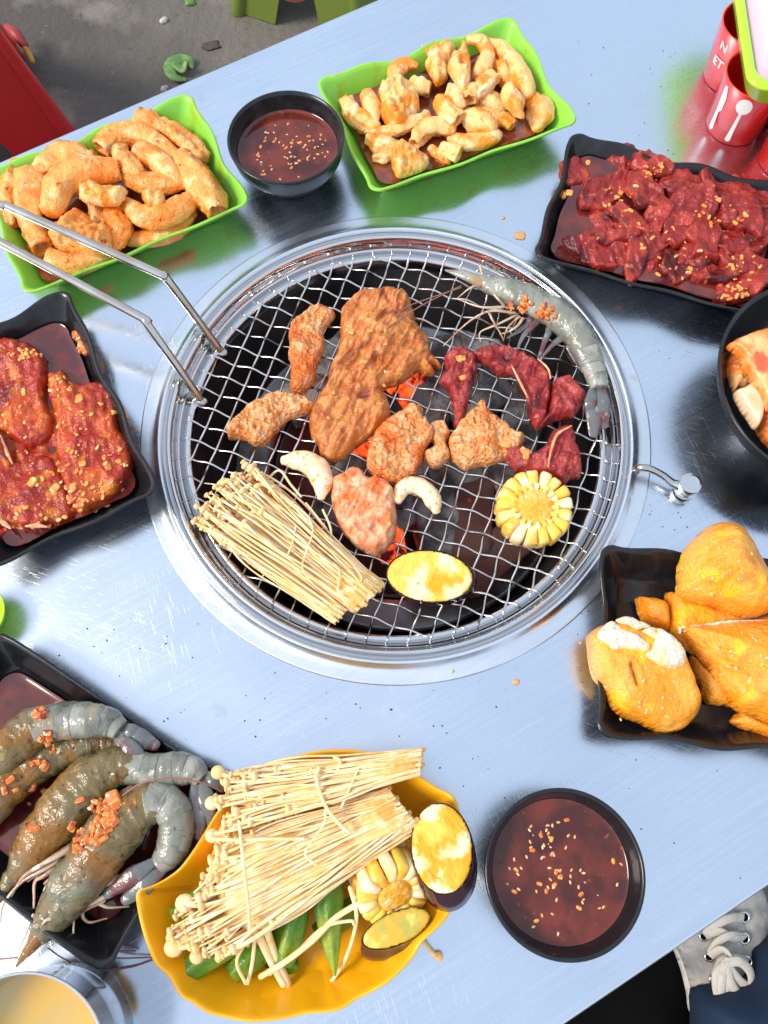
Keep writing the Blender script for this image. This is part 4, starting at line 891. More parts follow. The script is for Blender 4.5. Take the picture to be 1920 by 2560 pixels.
def sprinkle(parent, objs, zn, area, n, seed, zdef, size=(.002, .0014, .001), m='garlic', name='garlic_piece', zpar=.03):
    """small bits dropped on whatever lies highest under them"""
    bpy.context.view_layer.update()
    rd = random.Random(seed); ee = .95 if m == 'sesame' else .55; me = [mesh_of(name, rock(size[0] * k, size[1] * k, size[2] * k, seed + int(k * 10), ee), M[m]) for k in ((.8, .9, 1.0) if m == 'sesame' else (.6, 1.0, 1.4))]
    for i in range(n):
        cx, cy, rx, ry = rd.choice(area); a = rd.uniform(0, 2 * PI); q = math.sqrt(rd.random())
        p = Q(zn, cx + rx * q * math.cos(a), cy + ry * q * math.sin(a), zpar)
        z = drop_z(objs, p[0], p[1], TZ + zdef)
        inst(name, rd.choice(me), parent, (p[0], p[1], z + size[2] * .3), (rd.uniform(-.3, .3), rd.uniform(-.3, .3), rd.uniform(0, PI)))
def named(grp): return [o for o in COL.objects if o.get('group') == grp and o.type == 'MESH']
beefR = named('raw beef slices in the right black plate')
sprinkle(rsauce, beefR, 'C', [(680, 760, 130, 90), (1060, 1180, 200, 120), (1350, 900, 180, 100), (1500, 1250, 120, 120), (840, 980, 220, 160), (1450, 1400, 100, 60), (900, 600, 80, 50)], 120, 11, .0192, size=(.0019, .0010, .0008))
sprinkle(rsauce, [], 'C', [(305, 745, 30, 25), (500, 400, 8, 8), (1100, 610, 8, 8), (460, 530, 15, 12)], 9, 12, .018, size=(.0028, .0022, .0014), zpar=.022)

# marinated beef slabs, left
SLB = [([(-260, 560), (-100, 490), (0, 490), (100, 492), (220, 525), (310, 600), (345, 700), (352, 800), (345, 930), (370, 1020), (410, 1100), (360, 1250), (240, 1290), (120, 1240), (0, 1180), (-150, 1100), (-260, 900)], 'smooth dark red marinated beef slab at the far left end of its plate', .0145, .0095),
 ([(350, 745), (420, 740), (480, 735), (515, 800), (600, 815), (720, 795), (800, 830), (850, 930), (872, 1060), (885, 1160), (950, 1250), (965, 1350), (950, 1450), (880, 1590), (780, 1660), (690, 1700), (600, 1760), (520, 1700), (470, 1560), (430, 1400), (400, 1260), (420, 1130), (380, 1000), (345, 880)], 'wide marinated beef slab heaped with garlic in the right half of the left plate', .016, .010),
 ([(-260, 1250), (0, 1190), (60, 1330), (180, 1400), (330, 1330), (430, 1420), (500, 1560), (560, 1760), (470, 1830), (330, 1870), (180, 1885), (50, 1860), (-100, 1900), (-260, 1800)], 'lowest marinated beef slab with a pale fat edge in the left plate', .0150, .0095),
 ([(-260, 1050), (-100, 1080), (0, 1180), (40, 1280), (95, 1400), (60, 1440), (-30, 1370), (-260, 1350)], 'folded beef strip with a white sinew edge at the left picture edge', .022, .008)]
SLB.insert(0, ([(-260, 520), (0, 500), (250, 560), (400, 740), (560, 800), (780, 830), (850, 960), (880, 1200), (960, 1330), (940, 1480), (800, 1640), (600, 1750), (400, 1850), (150, 1890), (-260, 1900)], 'lowest beef slab spread under the others in the left plate', .010, .007))
for i, (pts, lb, z, th) in enumerate(SLB):
    sheet('I', pts, lb, 'marinated beef slabs in the left black plate', M['slabm'], z=z, th=th, seed=300 + i, name='beef_slab', cat='beef slab', res=.0015, rw=.006,
          noise=[('f', .035, .0050), ('f', .011, .0030), ('r', .007, .0018, 3, 100), ('f', .0030, .0008)], jag=.0028)
bl = named('marinated beef slabs in the left black plate')
sprinkle(bsauce, bl, 'I', [(350, 1450, 260, 130), (480, 1150, 160, 200), (750, 1400, 160, 200), (200, 1750, 260, 90), (400, 800, 110, 80), (780, 950, 90, 110), (150, 560, 120, 40), (100, 1050, 120, 250), (600, 1600, 150, 110)], 190, 21, .0117, size=(.0016, .0011, .0007))
sprinkle(bsauce, bl, 'I', [(110, 1450, 20, 20), (230, 1520, 20, 20), (360, 1550, 20, 20), (660, 1020, 12, 12), (570, 905, 12, 12), (770, 1400, 12, 12), (590, 1375, 12, 12), (480, 1280, 12, 12)], 12, 22, .0117, size=(.0030, .0024, .0013))
sprinkle(bsauce, [], 'I', [(570, 460, 35, 30), (600, 530, 25, 50)], 9, 23, .016, size=(.0032, .0024, .002), m='garlicr', zpar=.02)
for pts in ([(190, 1850), (260, 1845), (340, 1855)], [(-10, 1800), (30, 1830), (75, 1865)], [(0, 1190), (35, 1290), (90, 1395)]):
    mk('fat_edge', tube([Q('I', x, y, .023) for x, y in pts], [.0008, .0022, .0008], seg=8, flat=.6), M['porkp'], bsauce)

# bread
BR = [('crust', [(990, 370), (1040, 290), (1100, 228), (1220, 142), (1350, 140), (1450, 190), (1550, 330), (1630, 480), (1700, 600), (1740, 760), (1700, 880), (1560, 920), (1440, 905), (1300, 842), (1150, 800), (1030, 750), (940, 712), (945, 600), (945, 480)], 'large domed bread end with sesame at the far rim of the bread plate', .040, .044, .055),
 ('crust', [(815, 740), (870, 728), (950, 732), (1150, 812), (1480, 935), (1700, 935), (1700, 1250), (1200, 1280), (950, 1180), (840, 1060), (822, 900)], 'flat bread slab lying under the domed end', .012, .018, .012),
 ('crust', [(570, 775), (640, 772), (720, 782), (800, 820), (830, 900), (832, 1050), (760, 1060), (660, 1010), (605, 930), (580, 850)], 'small bread wedge standing behind the torn white piece', .010, .020, .010),
 ('crust', [(1020, 1240), (1120, 1330), (1250, 1430), (1340, 1530), (1400, 1670), (1300, 1672), (1180, 1660), (1130, 1610), (1100, 1500), (1040, 1380)], 'dark toasted bread piece hidden below the big halved loaf', .006, .014, .010),
 ('crust', [(940, 1060), (950, 1000), (1100, 985), (1300, 955), (1500, 940), (1700, 930), (1960, 1100), (1990, 1500), (1850, 1850), (1659, 1790), (1550, 1740), (1470, 1712), (1400, 1690), (1340, 1560), (1250, 1430), (1150, 1300), (1070, 1190), (1000, 1115)], 'big halved loaf with a pale cut edge at the right picture edge', .022, .040, .05),
 ('crust', [(1350, 1800), (1395, 1745), (1440, 1710), (1550, 1755), (1700, 1830), (1750, 2000), (1600, 1920), (1500, 1880), (1420, 1850)], 'small bread tip at the near rim by the right picture edge', .008, .012, .012)]
for i, (m, pts, lb, z, th, rw) in enumerate(BR):
    o = mk('bread_piece', slab(QL('M', pts, z + th * .25)[:, :2], TZ + z, th, rw=rw * .8, res=.0014, noise=[('f', .03, .0022), ('f', .004, .0005)], jag=.0010, seed=400 + i, bot=.25 if i != 0 else .4), M[m], label=lb, cat='bread', group='bread pieces in the black plate')
    if i == 4:
        mk('cut_edge', slab(QL('M', [(950, 1045), (945, 1060), (1000, 1050), (1150, 1022), (1330, 990), (1500, 975), (1700, 965), (1700, 935), (1500, 945), (1300, 955), (1120, 985), (950, 1000), (948, 1015), (1150, 1000), (1230, 985), (1150, 1010)], z + .02)[:, :2], TZ + z + .012, .010, rw=.003, res=.0013, sm=False, noise=[('f', .004, .001)]), M['crumb'], o)
# torn piece with white crumb, front left
fz = [(215, 1080), (240, 1030), (290, 985), (400, 940), (480, 930), (600, 970), (700, 1015), (850, 1085), (950, 1170), (1000, 1270), (1028, 1400), (1060, 1550), (1066, 1650), (1045, 1750), (950, 1850), (830, 1900), (700, 1890), (560, 1820), (430, 1750), (360, 1650), (345, 1560), (270, 1430), (235, 1280)]
ca, cb_ = np.array([420, 1010.]), np.array([720, 1800.]); td = (cb_ - ca) / np.linalg.norm(cb_ - ca)
fo = np.array([Q('M', x, y, .046 - .030 * min(1, max(0, ((np.array([x, y]) - ca) @ td - 250) / 600))) for x, y in fz])[:, :2]
wa, wb = Q('M', 600, 1290, .046)[:2], Q('M', 740, 1890, .012)[:2]; wd = wb - wa; wl = np.linalg.norm(wd); wd = wd / wl
def loaf_hf(x, y, d):
    t = np.clip(((x - wa[0]) * wd[0] + (y - wa[1]) * wd[1]) / wl, 0, 1)
    slit = Q('M', 510, 1330, .04)[:2]; slit2 = Q('M', 545, 1500, .036)[:2]; v = slit2 - slit; L = np.linalg.norm(v); v = v / L
    a = np.clip((x - slit[0]) * v[0] + (y - slit[1]) * v[1], 0, L); dd_ = np.hypot(x - slit[0] - v[0] * a, y - slit[1] - v[1] * a)
    return -.006 * np.exp(-(dd_ / .0014) ** 2) - .020 * (1 - np.sqrt(1 - .96 * t ** 2))
torn = mk('bread_piece', slab(fo, TZ + .021, .026, rw=.009, res=.0013, noise=[('f', .02, .0016), ('f', .0045, .0009)], jag=.0008, seed=420, hf=loaf_hf, bot=.12), M['crust'], label='torn bread end showing fluffy white crumb at the near left of the plate', cat='bread', group='bread pieces in the black plate')
def crumb_part(pts, z, th, seed, rw=.006): return mk('white_crumb', slab(QL('M', pts, z)[:, :2], TZ + z - .002, th, rw=rw, res=.0010, noise=[('f', .009, .0040), ('f', .0035, .0022)], jag=.0015, seed=seed, bot=1.4), M['crumb'], torn)
crumb_part([(245, 1080), (290, 1010), (365, 962), (430, 1010), (520, 1060), (620, 1110), (690, 1180), (650, 1225), (560, 1215), (470, 1205), (380, 1210), (320, 1170)], .047, .006, 430)
crumb_part([(395, 965), (440, 935), (520, 935), (620, 970), (692, 1012), (620, 1035), (560, 1045), (480, 1005)], .047, .006, 431)
crumb_part([(620, 1050), (680, 1020), (760, 1035), (850, 1082), (940, 1160), (985, 1260), (970, 1330), (900, 1360), (830, 1370), (760, 1340), (700, 1300), (640, 1262), (640, 1225), (700, 1190), (690, 1110)], .047, .007, 432)
sprinkle(torn, [torn], 'M', [(650, 1550, 300, 250)], 26, 41, .03, size=(.0015, .0009, .0007), m='sesame', name='sesame_seed', zpar=.05)
bp = [o for o in named('bread pieces in the black plate')]
sprinkle(bp[0], [bp[0]], 'M', [(1300, 520, 260, 260)], 26, 42, .05, size=(.0015, .0009, .0007), m='sesame', name='sesame_seed', zpar=.075)
sprinkle(bp[4], [bp[4]], 'M', [(1400, 1300, 250, 260)], 22, 43, .05, size=(.0015, .0009, .0007), m='sesame', name='sesame_seed', zpar=.055)

# kimchi
KM = 'kimchi pieces in the large black bowl'
sheet('N', [(1250, 1180), (1390, 1390), (1440, 1460), (1600, 1600), (1800, 1400), (1700, 1000), (1450, 1180)], 'yellow lower kimchi piece against the bowl side', KM, M['kimc'], z=.030, th=.014, seed=501, name='kimchi_piece', cat='kimchi')
sheet('N', [(1135, 780), (1150, 735), (1200, 700), (1260, 790), (1310, 900), (1352, 985), (1300, 1010), (1250, 1015), (1200, 1055), (1165, 950), (1128, 860)], 'dark red crumpled kimchi piece at the left of the bowl', KM, M['kimc'], z=.036, th=.014, seed=502, name='kimchi_piece', cat='kimchi')
sheet('N', [(1195, 1072), (1270, 1035), (1352, 998), (1440, 1080), (1462, 1200), (1448, 1310), (1392, 1392), (1330, 1310), (1255, 1200)], 'smooth pale pink radish slab in the kimchi bowl', KM, M['radish'], z=.046, th=.010, seed=503, name='kimchi_piece', cat='kimchi', noise=[('f', .03, .001)], jag=.0002, rw=.004)
sheet('N', [(1138, 655), (1170, 632), (1210, 600), (1300, 560), (1410, 520), (1500, 510), (1700, 560), (1800, 900), (1700, 1200), (1520, 1240), (1470, 1150), (1430, 1060), (1360, 980), (1290, 870), (1230, 740), (1180, 690)], 'large orange cabbage leaf folded over the top of the kimchi', KM, M['kimc'], z=.056, th=.010, seed=504, name='kimchi_piece', cat='kimchi', noise=[('f', .02, .004), ('r', .012, .0022, 4, 100)], rw=.005)

# ------------------------------------------------------------------ food on the grill (its underside rests on the wires)
GF = -.0095
def meat(zn, pts, label, m, z=GF, th=.014, seed=0, group=None, name='meat_piece', cat='meat', rw=.006, res=.0010, noise=None, jag=.0022, hf=None, tilt=(0, 0)):
    return mk(name, slab(QL(zn, pts, z + th * .4)[:, :2], TZ + z + th * .12, th, rw=rw, res=res, noise=noise, jag=jag, seed=seed, hf=hf, tilt=tilt, bot=.12), M[m], label=label, cat=cat, group=group)
beefc = meat('W', [(762, 641), (790, 630), (825, 631), (855, 630), (880, 640), (893, 665), (898, 692), (912, 712), (925, 728), (930, 755), (938, 770), (955, 795), (930, 790), (940, 806), (925, 808), (905, 800), (885, 812), (860, 830), (828, 842), (838, 860), (843, 885), (838, 910), (800, 942), (765, 968), (740, 988), (715, 996), (695, 985), (684, 962), (670, 935), (670, 900), (685, 862), (705, 830), (716, 795), (730, 750), (735, 705), (738, 668)],
     'large grilled brown beef piece draped across the grate centre', 'cooked', th=.015, seed=601, name='beef_piece', cat='beef', res=.0010,
     noise=[('f', .030, .006), ('f', .012, .0024), ('r', .0072, .0034, 3.4, 62), ('r', .0044, .0019, 3.2, 50)], rw=.010)
PN = [('f', .014, .006), ('r', .0055, .0021), ('r', .0030, .0010), ('f', .0018, .0010)]
PG = 'pork pieces grilling on the grate'
meat('W', [(625, 720), (630, 698), (655, 682), (672, 668), (692, 662), (714, 667), (724, 680), (712, 698), (700, 712), (702, 745), (692, 778), (682, 795), (684, 812), (675, 830), (655, 846), (634, 850), (626, 832), (628, 795), (622, 765)], 'narrow upright pork strip left of the large beef piece', 'pork', th=.012, seed=611, noise=PN, group=PG, name='pork_piece', cat='pork', res=.0009)
meat('W', [(489, 930), (500, 915), (518, 897), (545, 872), (580, 854), (612, 850), (640, 850), (665, 862), (679, 880), (662, 893), (628, 904), (607, 920), (592, 940), (571, 959), (545, 960), (520, 946), (495, 947)], 'pork strip lying slanted at the left, above the enoki bundle', 'pork', th=.012, seed=612, noise=PN, group=PG, name='pork_piece', cat='pork', res=.0009)
meat('W', [(866, 885), (885, 873), (912, 880), (911, 900), (930, 913), (936, 940), (920, 968), (908, 1000), (892, 1028), (862, 1044), (830, 1040), (800, 1018), (789, 990), (800, 960), (812, 930), (838, 908), (855, 893)], 'frilly orange pork piece in the centre right below the beef', 'pork', th=.012, seed=613, noise=PN, group=PG, name='pork_piece', cat='pork', z=GF + .004, res=.0009)
meat('W', [(922, 922), (942, 914), (960, 916), (972, 935), (965, 955), (974, 985), (950, 1008), (922, 1002), (912, 980), (935, 965), (930, 945)], 'small knotted pork piece between the two larger orange pork pieces', 'pork', th=.012, seed=614, noise=[('f', .010, .005), ('f', .004, .001)], group=PG, name='pork_piece', cat='pork', rw=.005, res=.0009)
p5 = meat('W', [(968, 950), (985, 925), (1008, 897), (1035, 872), (1048, 868), (1056, 888), (1080, 902), (1108, 930), (1134, 943), (1130, 962), (1098, 990), (1060, 1004), (1012, 1012), (985, 1000), (970, 978)], 'orange pork piece touching the lower red beef strip', 'pork', th=.013, seed=615, noise=PN, group=PG, name='pork_piece', cat='pork', res=.0009)
meat('W', [(718, 1035), (738, 1025), (762, 1010), (800, 1030), (832, 1038), (852, 1062), (858, 1100), (858, 1145), (848, 1172), (818, 1196), (785, 1190), (760, 1168), (732, 1132), (716, 1098), (714, 1062)], 'plump pink pork piece between the enoki bundle and eggplant', 'porkp', th=.015, seed=616, noise=[('f', .014, .006), ('r', .007, .0024, 2, 60), ('f', .0025, .0010)], group=PG, name='pork_piece', cat='pork', z=GF + .001, res=.0009)
for i, (zn, pts, lb) in enumerate([('G', [(835, 215, 30), (890, 215, 56), (970, 225, 68), (1035, 275, 72), (1055, 350, 62), (1050, 430, 26)], 'white curled intestine above the enoki bundle'),
                                   ('H', [(195, 310, 24), (225, 250, 42), (290, 235, 46), (350, 270, 46), (380, 320, 44), (395, 365, 22)], 'white curled intestine right of the pink pork piece')]):
    gut(zn, pts, lb, 'curled white intestines on the grate', M['gutg'], zl=GF + .011, seed=620 + i, namp=.0009, nsc=110, flat=.8, seg=22, rs=1.0, wr=.06)
RG = 'raw red beef strips on the grate'; RN = [('f', .015, .006), ('r', .007, .0026, 3, 70), ('r', .0035, .0010), ('f', .002, .0006)]
meat('F', [(310, 690), (345, 655), (400, 640), (450, 672), (482, 720), (478, 780), (455, 850), (440, 920), (420, 985), (395, 1050), (360, 1052), (362, 980), (342, 900), (318, 850), (284, 818), (298, 785), (322, 762)], 'upright narrow red beef strip right of the large beef piece', 'raw2', th=.011, seed=631, noise=RN, group=RG, name='beef_strip', cat='beef')
meat('F', [(455, 668), (520, 640), (600, 636), (680, 655), (760, 690), (830, 738), (862, 790), (868, 870), (855, 950), (840, 1030), (800, 1066), (768, 1045), (745, 980), (738, 900), (708, 855), (690, 800), (640, 785), (575, 778), (548, 745), (505, 718), (465, 702)], 'long red beef strip arching below the prawn legs', 'raw2', th=.011, seed=632, noise=RN, group=RG, name='beef_strip', cat='beef', z=GF + .002)
meat('F', [(800, 1060), (835, 1000), (862, 930), (868, 860), (885, 810), (930, 788), (968, 808), (1015, 848), (1048, 885), (1030, 950), (965, 1008), (885, 1022)], 'rounded red beef flap folded at the right, left of the prawn tail', 'raw2', th=.012, seed=633, noise=[('f', .015, .006), ('r', .007, .0026, 3, -60), ('r', .0035, .0010), ('f', .002, .0006)], group=RG, name='beef_strip', cat='beef', z=GF + .006)
meat('F', [(600, 1100), (625, 1062), (675, 1066), (712, 1120), (735, 1170), (780, 1185), (840, 1140), (872, 1075), (930, 1048), (972, 1044), (992, 1110), (1012, 1200), (1018, 1305), (965, 1325), (930, 1355), (855, 1315), (765, 1292), (690, 1285), (650, 1245), (612, 1180)], 'lower red beef strip bent around the top of the corn slice', 'raw2', th=.012, seed=634, noise=RN, group=RG, name='beef_strip', cat='beef')
mk('fat_edge', tube([Q('F', x, y, GF + .018) for x, y in [(972, 1046), (900, 1090), (868, 1170), (850, 1260)]], [.0006, .0013, .0012, .0006], seg=8), M['porkp'], named(RG)[-1])
mk('fat_edge', tube([Q('F', x, y, GF + .018) for x, y in [(660, 730), (690, 790), (720, 850), (745, 900)]], [.0006, .001, .001, .0005], seg=8), M['porkp'], named(RG)[1])
mk('fat_edge', tube([Q('F', x, y, GF + .018) for x, y in [(800, 700), (850, 750), (864, 800)]], [.0006, .001, .0006], seg=8), M['porkp'], named(RG)[1])
red = named(RG); sprinkle(red[0], red, 'F', [(410, 780, 14, 12), (400, 690, 30, 20), (420, 820, 30, 30)], 4, 61, .004, zpar=.004, size=(.0032, .0026, .0014))
sprinkle(red[3], red, 'F', [(725, 1190, 20, 10), (650, 1150, 30, 30)], 4, 62, .004, zpar=.004, size=(.0034, .002, .0014))
sprinkle(beefc, [beefc], 'E', [(1400, 850, 200, 250), (1200, 1200, 120, 150)], 14, 63, .006, zpar=.008, size=(.0018, .0012, .0008))

# corn
def corn(center, r, th, label, group, nk=17, rows=1, rot=(0, 0, 0), seed=0):
    root = empty('corn_slice', center, label, 'corn', group); root.rotation_euler = rot
    rd = random.Random(seed)
    core = superq(r * .52, r * .52, th * .50, .35, 1.0, 32, 10); V = core[0]; V = V + np.c_[0 * V[:, 0], 0 * V[:, 0], .0012 * fbm(V * 300 + seed, 2, seed)]
    me = mesh_of('cob', (V, core[1]), M['cob']); o = bpy.data.objects.new('cob', me); COL.objects.link(o); o.parent = root
    hw = 2 * PI * r / nk * .50 * .97; kl = r * .275; hh = th / 2 / rows
    kv, kf = superq(1, 1, 1, .42, .50, 16, 10)
    for v in range(3):
        pass
    mes = []
    for v in range(4):
        K = kv.copy(); K = K * [kl, hw, hh * .98]; taper = .62 + .40 * np.clip((K[:, 0] + kl) / (2 * kl), 0, 1); K[:, 1] *= taper
        K[:, 2] *= .93 + .07 * np.clip((K[:, 0] + kl) / kl, 0, 1); K += (.0004 * fbm(K * 180 + v * 9, 2, v))[:, None]; mes.append(mesh_of('kernel', (K, kf), M['kern']))
    for i in range(nk):
        a = 2 * PI * i / nk + rd.uniform(-.02, .02)
        for j in range(rows):
            q = bpy.data.objects.new('kernel', rd.choice(mes)); COL.objects.link(q); q.parent = root; rr = r - kl + rd.uniform(-.0006, .0004)
            q.location = (rr * math.cos(a), rr * math.sin(a), (j - (rows - 1) / 2) * hh * 2); q.rotation_euler = (rd.uniform(-.06, .06), rd.uniform(-.05, .05), a)
            s_ = rd.uniform(.94, 1.03); q.scale = (1, s_, rd.uniform(.94, 1.02))
    # pale inner kernel roots
    for i in range(nk):
        a = 2 * PI * (i + .5) / nk + rd.uniform(-.1, .1); q = bpy.data.objects.new('kernel_root', mes[0]); COL.objects.link(q); q.parent = root
        q.location = (r * .52 * math.cos(a), r * .52 * math.sin(a), th * .36); q.rotation_euler = (0, -.3, a); q.scale = (.42, .42, .30)
    return root
CG = 'corn slices'
cs = pxm('H', 895, 370, .012)
corn(Q('H', 897, 362, .004), 203 * cs, .026, 'round yellow corn slice on the right side of the grate', CG, nk=17, rows=1, seed=1, rot=(.05, 0, .1))

# eggplant slices
def eggplant(zn, cx, cy, rx, ry, rot, off, z, th, label, seed, mf='eggf', group='eggplant slices'):
    t = np.arange(44) / 44 * 2 * PI; a = math.radians(rot)
    def ell(k, dx, dy, zz):
        x = rx * k * np.cos(t); y = ry * k * np.sin(t)
        return np.array([Q(zn, cx + u * math.cos(a) - v * math.sin(a) + dx, cy + u * math.sin(a) + v * math.cos(a) + dy, zz) for u, v in zip(x, y)])
    top = ell(1, 0, 0, z + th); root = empty('eggplant_slice', (*top.mean(0)[:2], TZ + z), label, 'eggplant', group)
    c = top[:, :2]
    mk('skin', rings_mesh([ell(.985, 0, 0, z + th - .0004), ell(1.0, 0, 0, z + th - .0008), ell(1.018, off[0] * .12, off[1] * .12, z + th - .003), ell(1.03, off[0] * .5, off[1] * .5, z + th * .5), ell(1.02, off[0] * .9, off[1] * .9, z + .0014), ell(.98, off[0], off[1], z)], cap0=False), M['eggs'], root)
    mk('flesh', slab(ell(.985, 0, 0, z + th)[:, :2], TZ + z + th - .0016, .0018, rw=.004, res=.0014, sm=False, noise=[('f', .010, .0007), ('f', .003, .0003)], seed=seed), M[mf], root)
    return root
eggplant('H', 362, 705, 228, 136, 5, (14, 16), GF + .001, .011, 'oval yellow eggplant slice at the near edge of the grate', 701)

# enoki bundles
def enoki(zn, A, B, caps, label, group, n=75, z0=.0, hgt=.016, zb=.006, seed=0, bend=.004, rs=.00125, capr=.0030, lenj=.13, zcap=.0, bulk=None):
    rd = random.Random(seed); a, b = np.array(A, float), np.array(B, float); capl = smooth_open(np.array([[x, y, 0] for x, y in caps], float), 8)[:, :2]
    c0 = Q(zn, *(a + b) / 2, z0 + zb); root = empty('enoki_bundle', c0, label, 'mushroom', group)
    capm = [mesh_of('cap', xform(superq(capr * k, capr * k, capr * .62 * k, 1, 1, 12, 8)), M['cap']) for k in (.6, .9, 1.25)]
    Wd = np.linalg.norm(Q(zn, *a, z0) - Q(zn, *b, z0))
    for i in range(n):
        u = (i + rd.random()) / n; u = min(.97, max(.03, u)); lay = rd.random(); dome = math.sqrt(max(.05, 1 - (2 * u - 1) ** 2))
        p0 = a * (1 - u) + b * u; uc = min(1, max(0, u + rd.gauss(0, .17))); f = uc * (len(capl) - 1); j = int(min(f, len(capl) - 2)); p1 = capl[j] * (1 - f + j) + capl[j + 1] * (f - j)
        L = 1 - abs(rd.gauss(0, lenj)) * (1.6 if rd.random() < .2 else 1); p1 = p0 + (p1 - p0) * L
        d = p1 - p0; nn = np.array([-d[1], d[0]]) / np.linalg.norm(d); w1 = rd.gauss(0, 17)
        zb_ = z0 + zb + lay * hgt * dome * .9; zc = z0 + .002 + lay * hgt * 1.15 + zcap
        pts = [Q(zn, *p0, zb_), Q(zn, *(p0 + d * .3 + nn * w1 * .3), zb_ + .001), Q(zn, *(p0 + d * .48 + nn * w1 * .55 + nn * rd.gauss(0, 4)), (zb_ + zc) / 2 + rd.uniform(0, bend)), Q(zn, *(p0 + d * .68 + nn * w1 + nn * rd.gauss(0, 5)), (zb_ + zc) / 2 + rd.uniform(0, bend)), Q(zn, *(p0 + d * .86 + nn * w1 * .8), zc + .001), Q(zn, *p1, zc)]
        r_ = rs * rd.uniform(.62, 1.15)
        st = mk('stem', tube(pts, [r_ * 1.05, r_ * .95, r_ * .9, r_ * .95, r_, r_ * 1.15], seg=6, k=4), M['enoki'], root)
        dirv = Vector(pts[-1] - pts[-2]).normalized(); q = dirv.to_track_quat('Z', 'Y').to_euler()
        inst('cap', rd.choice(capm), st, pts[-1], q)
    cc = [np.array(capl[0]), np.array(capl[len(capl) // 2]), np.array(capl[-1])]; fr = .80
    aa, bb = a + (cc[0] - a) * .12 + (b - a) * .06, b + (cc[2] - b) * .12 + (a - b) * .06
    poly = [aa, a + (cc[0] - a) * .45, a + (cc[0] - a) * fr, (a + b) / 2 + (cc[1] - (a + b) / 2) * (fr + .03), b + (cc[2] - b) * fr, b + (cc[2] - b) * .45, bb]
    wd_ = Q(zn, *cc[1], z0)[:2] - Q(zn, *(a + b) / 2, z0)[:2]; an_ = math.degrees(math.atan2(wd_[1], wd_[0]))
    mk('stem_mass', slab(QL(zn, [tuple(q) for q in poly], z0 + zb + hgt * .4)[:, :2], TZ + z0 + zb * .6, hgt * .72, rw=hgt * 1.1, res=.0011, noise=[('r', .0024, .0016, 14, an_), ('f', .012, .0012)], bot=.1, seed=seed), M['enoki'], root)
    # matted root end: fibres fused together
    d0 = np.mean(capl, 0) - (a + b) / 2; d0 /= np.linalg.norm(d0); ln = bulk or 200
    V = []
    for i in range(34):
        u = (i % 17 + .5) / 17; lay = i // 17; dome = math.sqrt(max(.05, 1 - (2 * u - 1) ** 2)); p0 = a * (1 - u) + b * u; jj = rd.uniform(-30, 24)
        zz = z0 + zb * .8 + (hgt * .9 * dome if lay else hgt * .3 * dome) + rd.uniform(-.001, .001)
        V.append(tube([Q(zn, *(p0 - d0 * jj), zz - .001), Q(zn, *(p0 + d0 * ln * .35), zz + .0005), Q(zn, *(p0 + d0 * ln), zz - .002)], [Wd / 17 * .75, Wd / 17 * .95, Wd / 17 * .5], seg=7, k=4, namp=.0004, nsc=300, seed=i, ends=('flat', 'round')))
    mk('root_end', join(*V), M['enokib'], root)
    return root
def strand(zn, pts, label, r=.0011, cap=False, m='enoki', parent=None, name='mushroom_strand', flat=1.0):
    o = mk(name, tube([Q(zn, x, y, z) for x, y, z in pts], r, seg=7, k=6, flat=flat), M[m], parent, label=label, cat=None if parent else 'mushroom')
    if cap: p = Q(zn, *pts[0]); mk('cap', xform(superq(.0032, .0032, .0022, 1, 1), p), M['cap'], o)
    return o
eg = enoki('G', (1425, 945), (1245, 1120), [(555, 205), (640, 250), (500, 300), (440, 350), (370, 430), (300, 480)], 'big enoki mushroom bundle lying over the grate and its rim', 'enoki mushroom bundles', n=175, rs=.00098, z0=GF, hgt=.024, zb=.004, seed=1, bulk=210)
eg2 = enoki('G', (1210, 1090), (1120, 1180), [(370, 420), (330, 520), (262, 565), (340, 560), (410, 670)], 'thin lower enoki mushroom bundle on the grate beside the rim', 'enoki mushroom bundles', n=62, rs=.00098, z0=GF + .001, hgt=.014, zb=.005, seed=2, bulk=170)
for i, pts in enumerate([[(980, 560, .016), (1000, 640, .020), (960, 760, .020), (940, 860, .018), (1010, 960, .014)], [(900, 600, .016), (880, 700, .020), (850, 780, .018)], [(1120, 820, .016), (1160, 880, .018), (1150, 1000, .016), (1230, 1040, .012)],
                         [(1250, 850, .014), (1290, 920, .016), (1240, 960, .014)], [(720, 340, .004), (800, 275, .006), (870, 360, .010), (930, 430, .010)], [(1060, 510, .004), (1100, 600, .006), (1110, 660, .006)], [(960, 470, .006), (1040, 570, .010), (1080, 620, .008)]]):
    strand('G', pts, None, .0007 if i < 4 else .001, parent=eg)

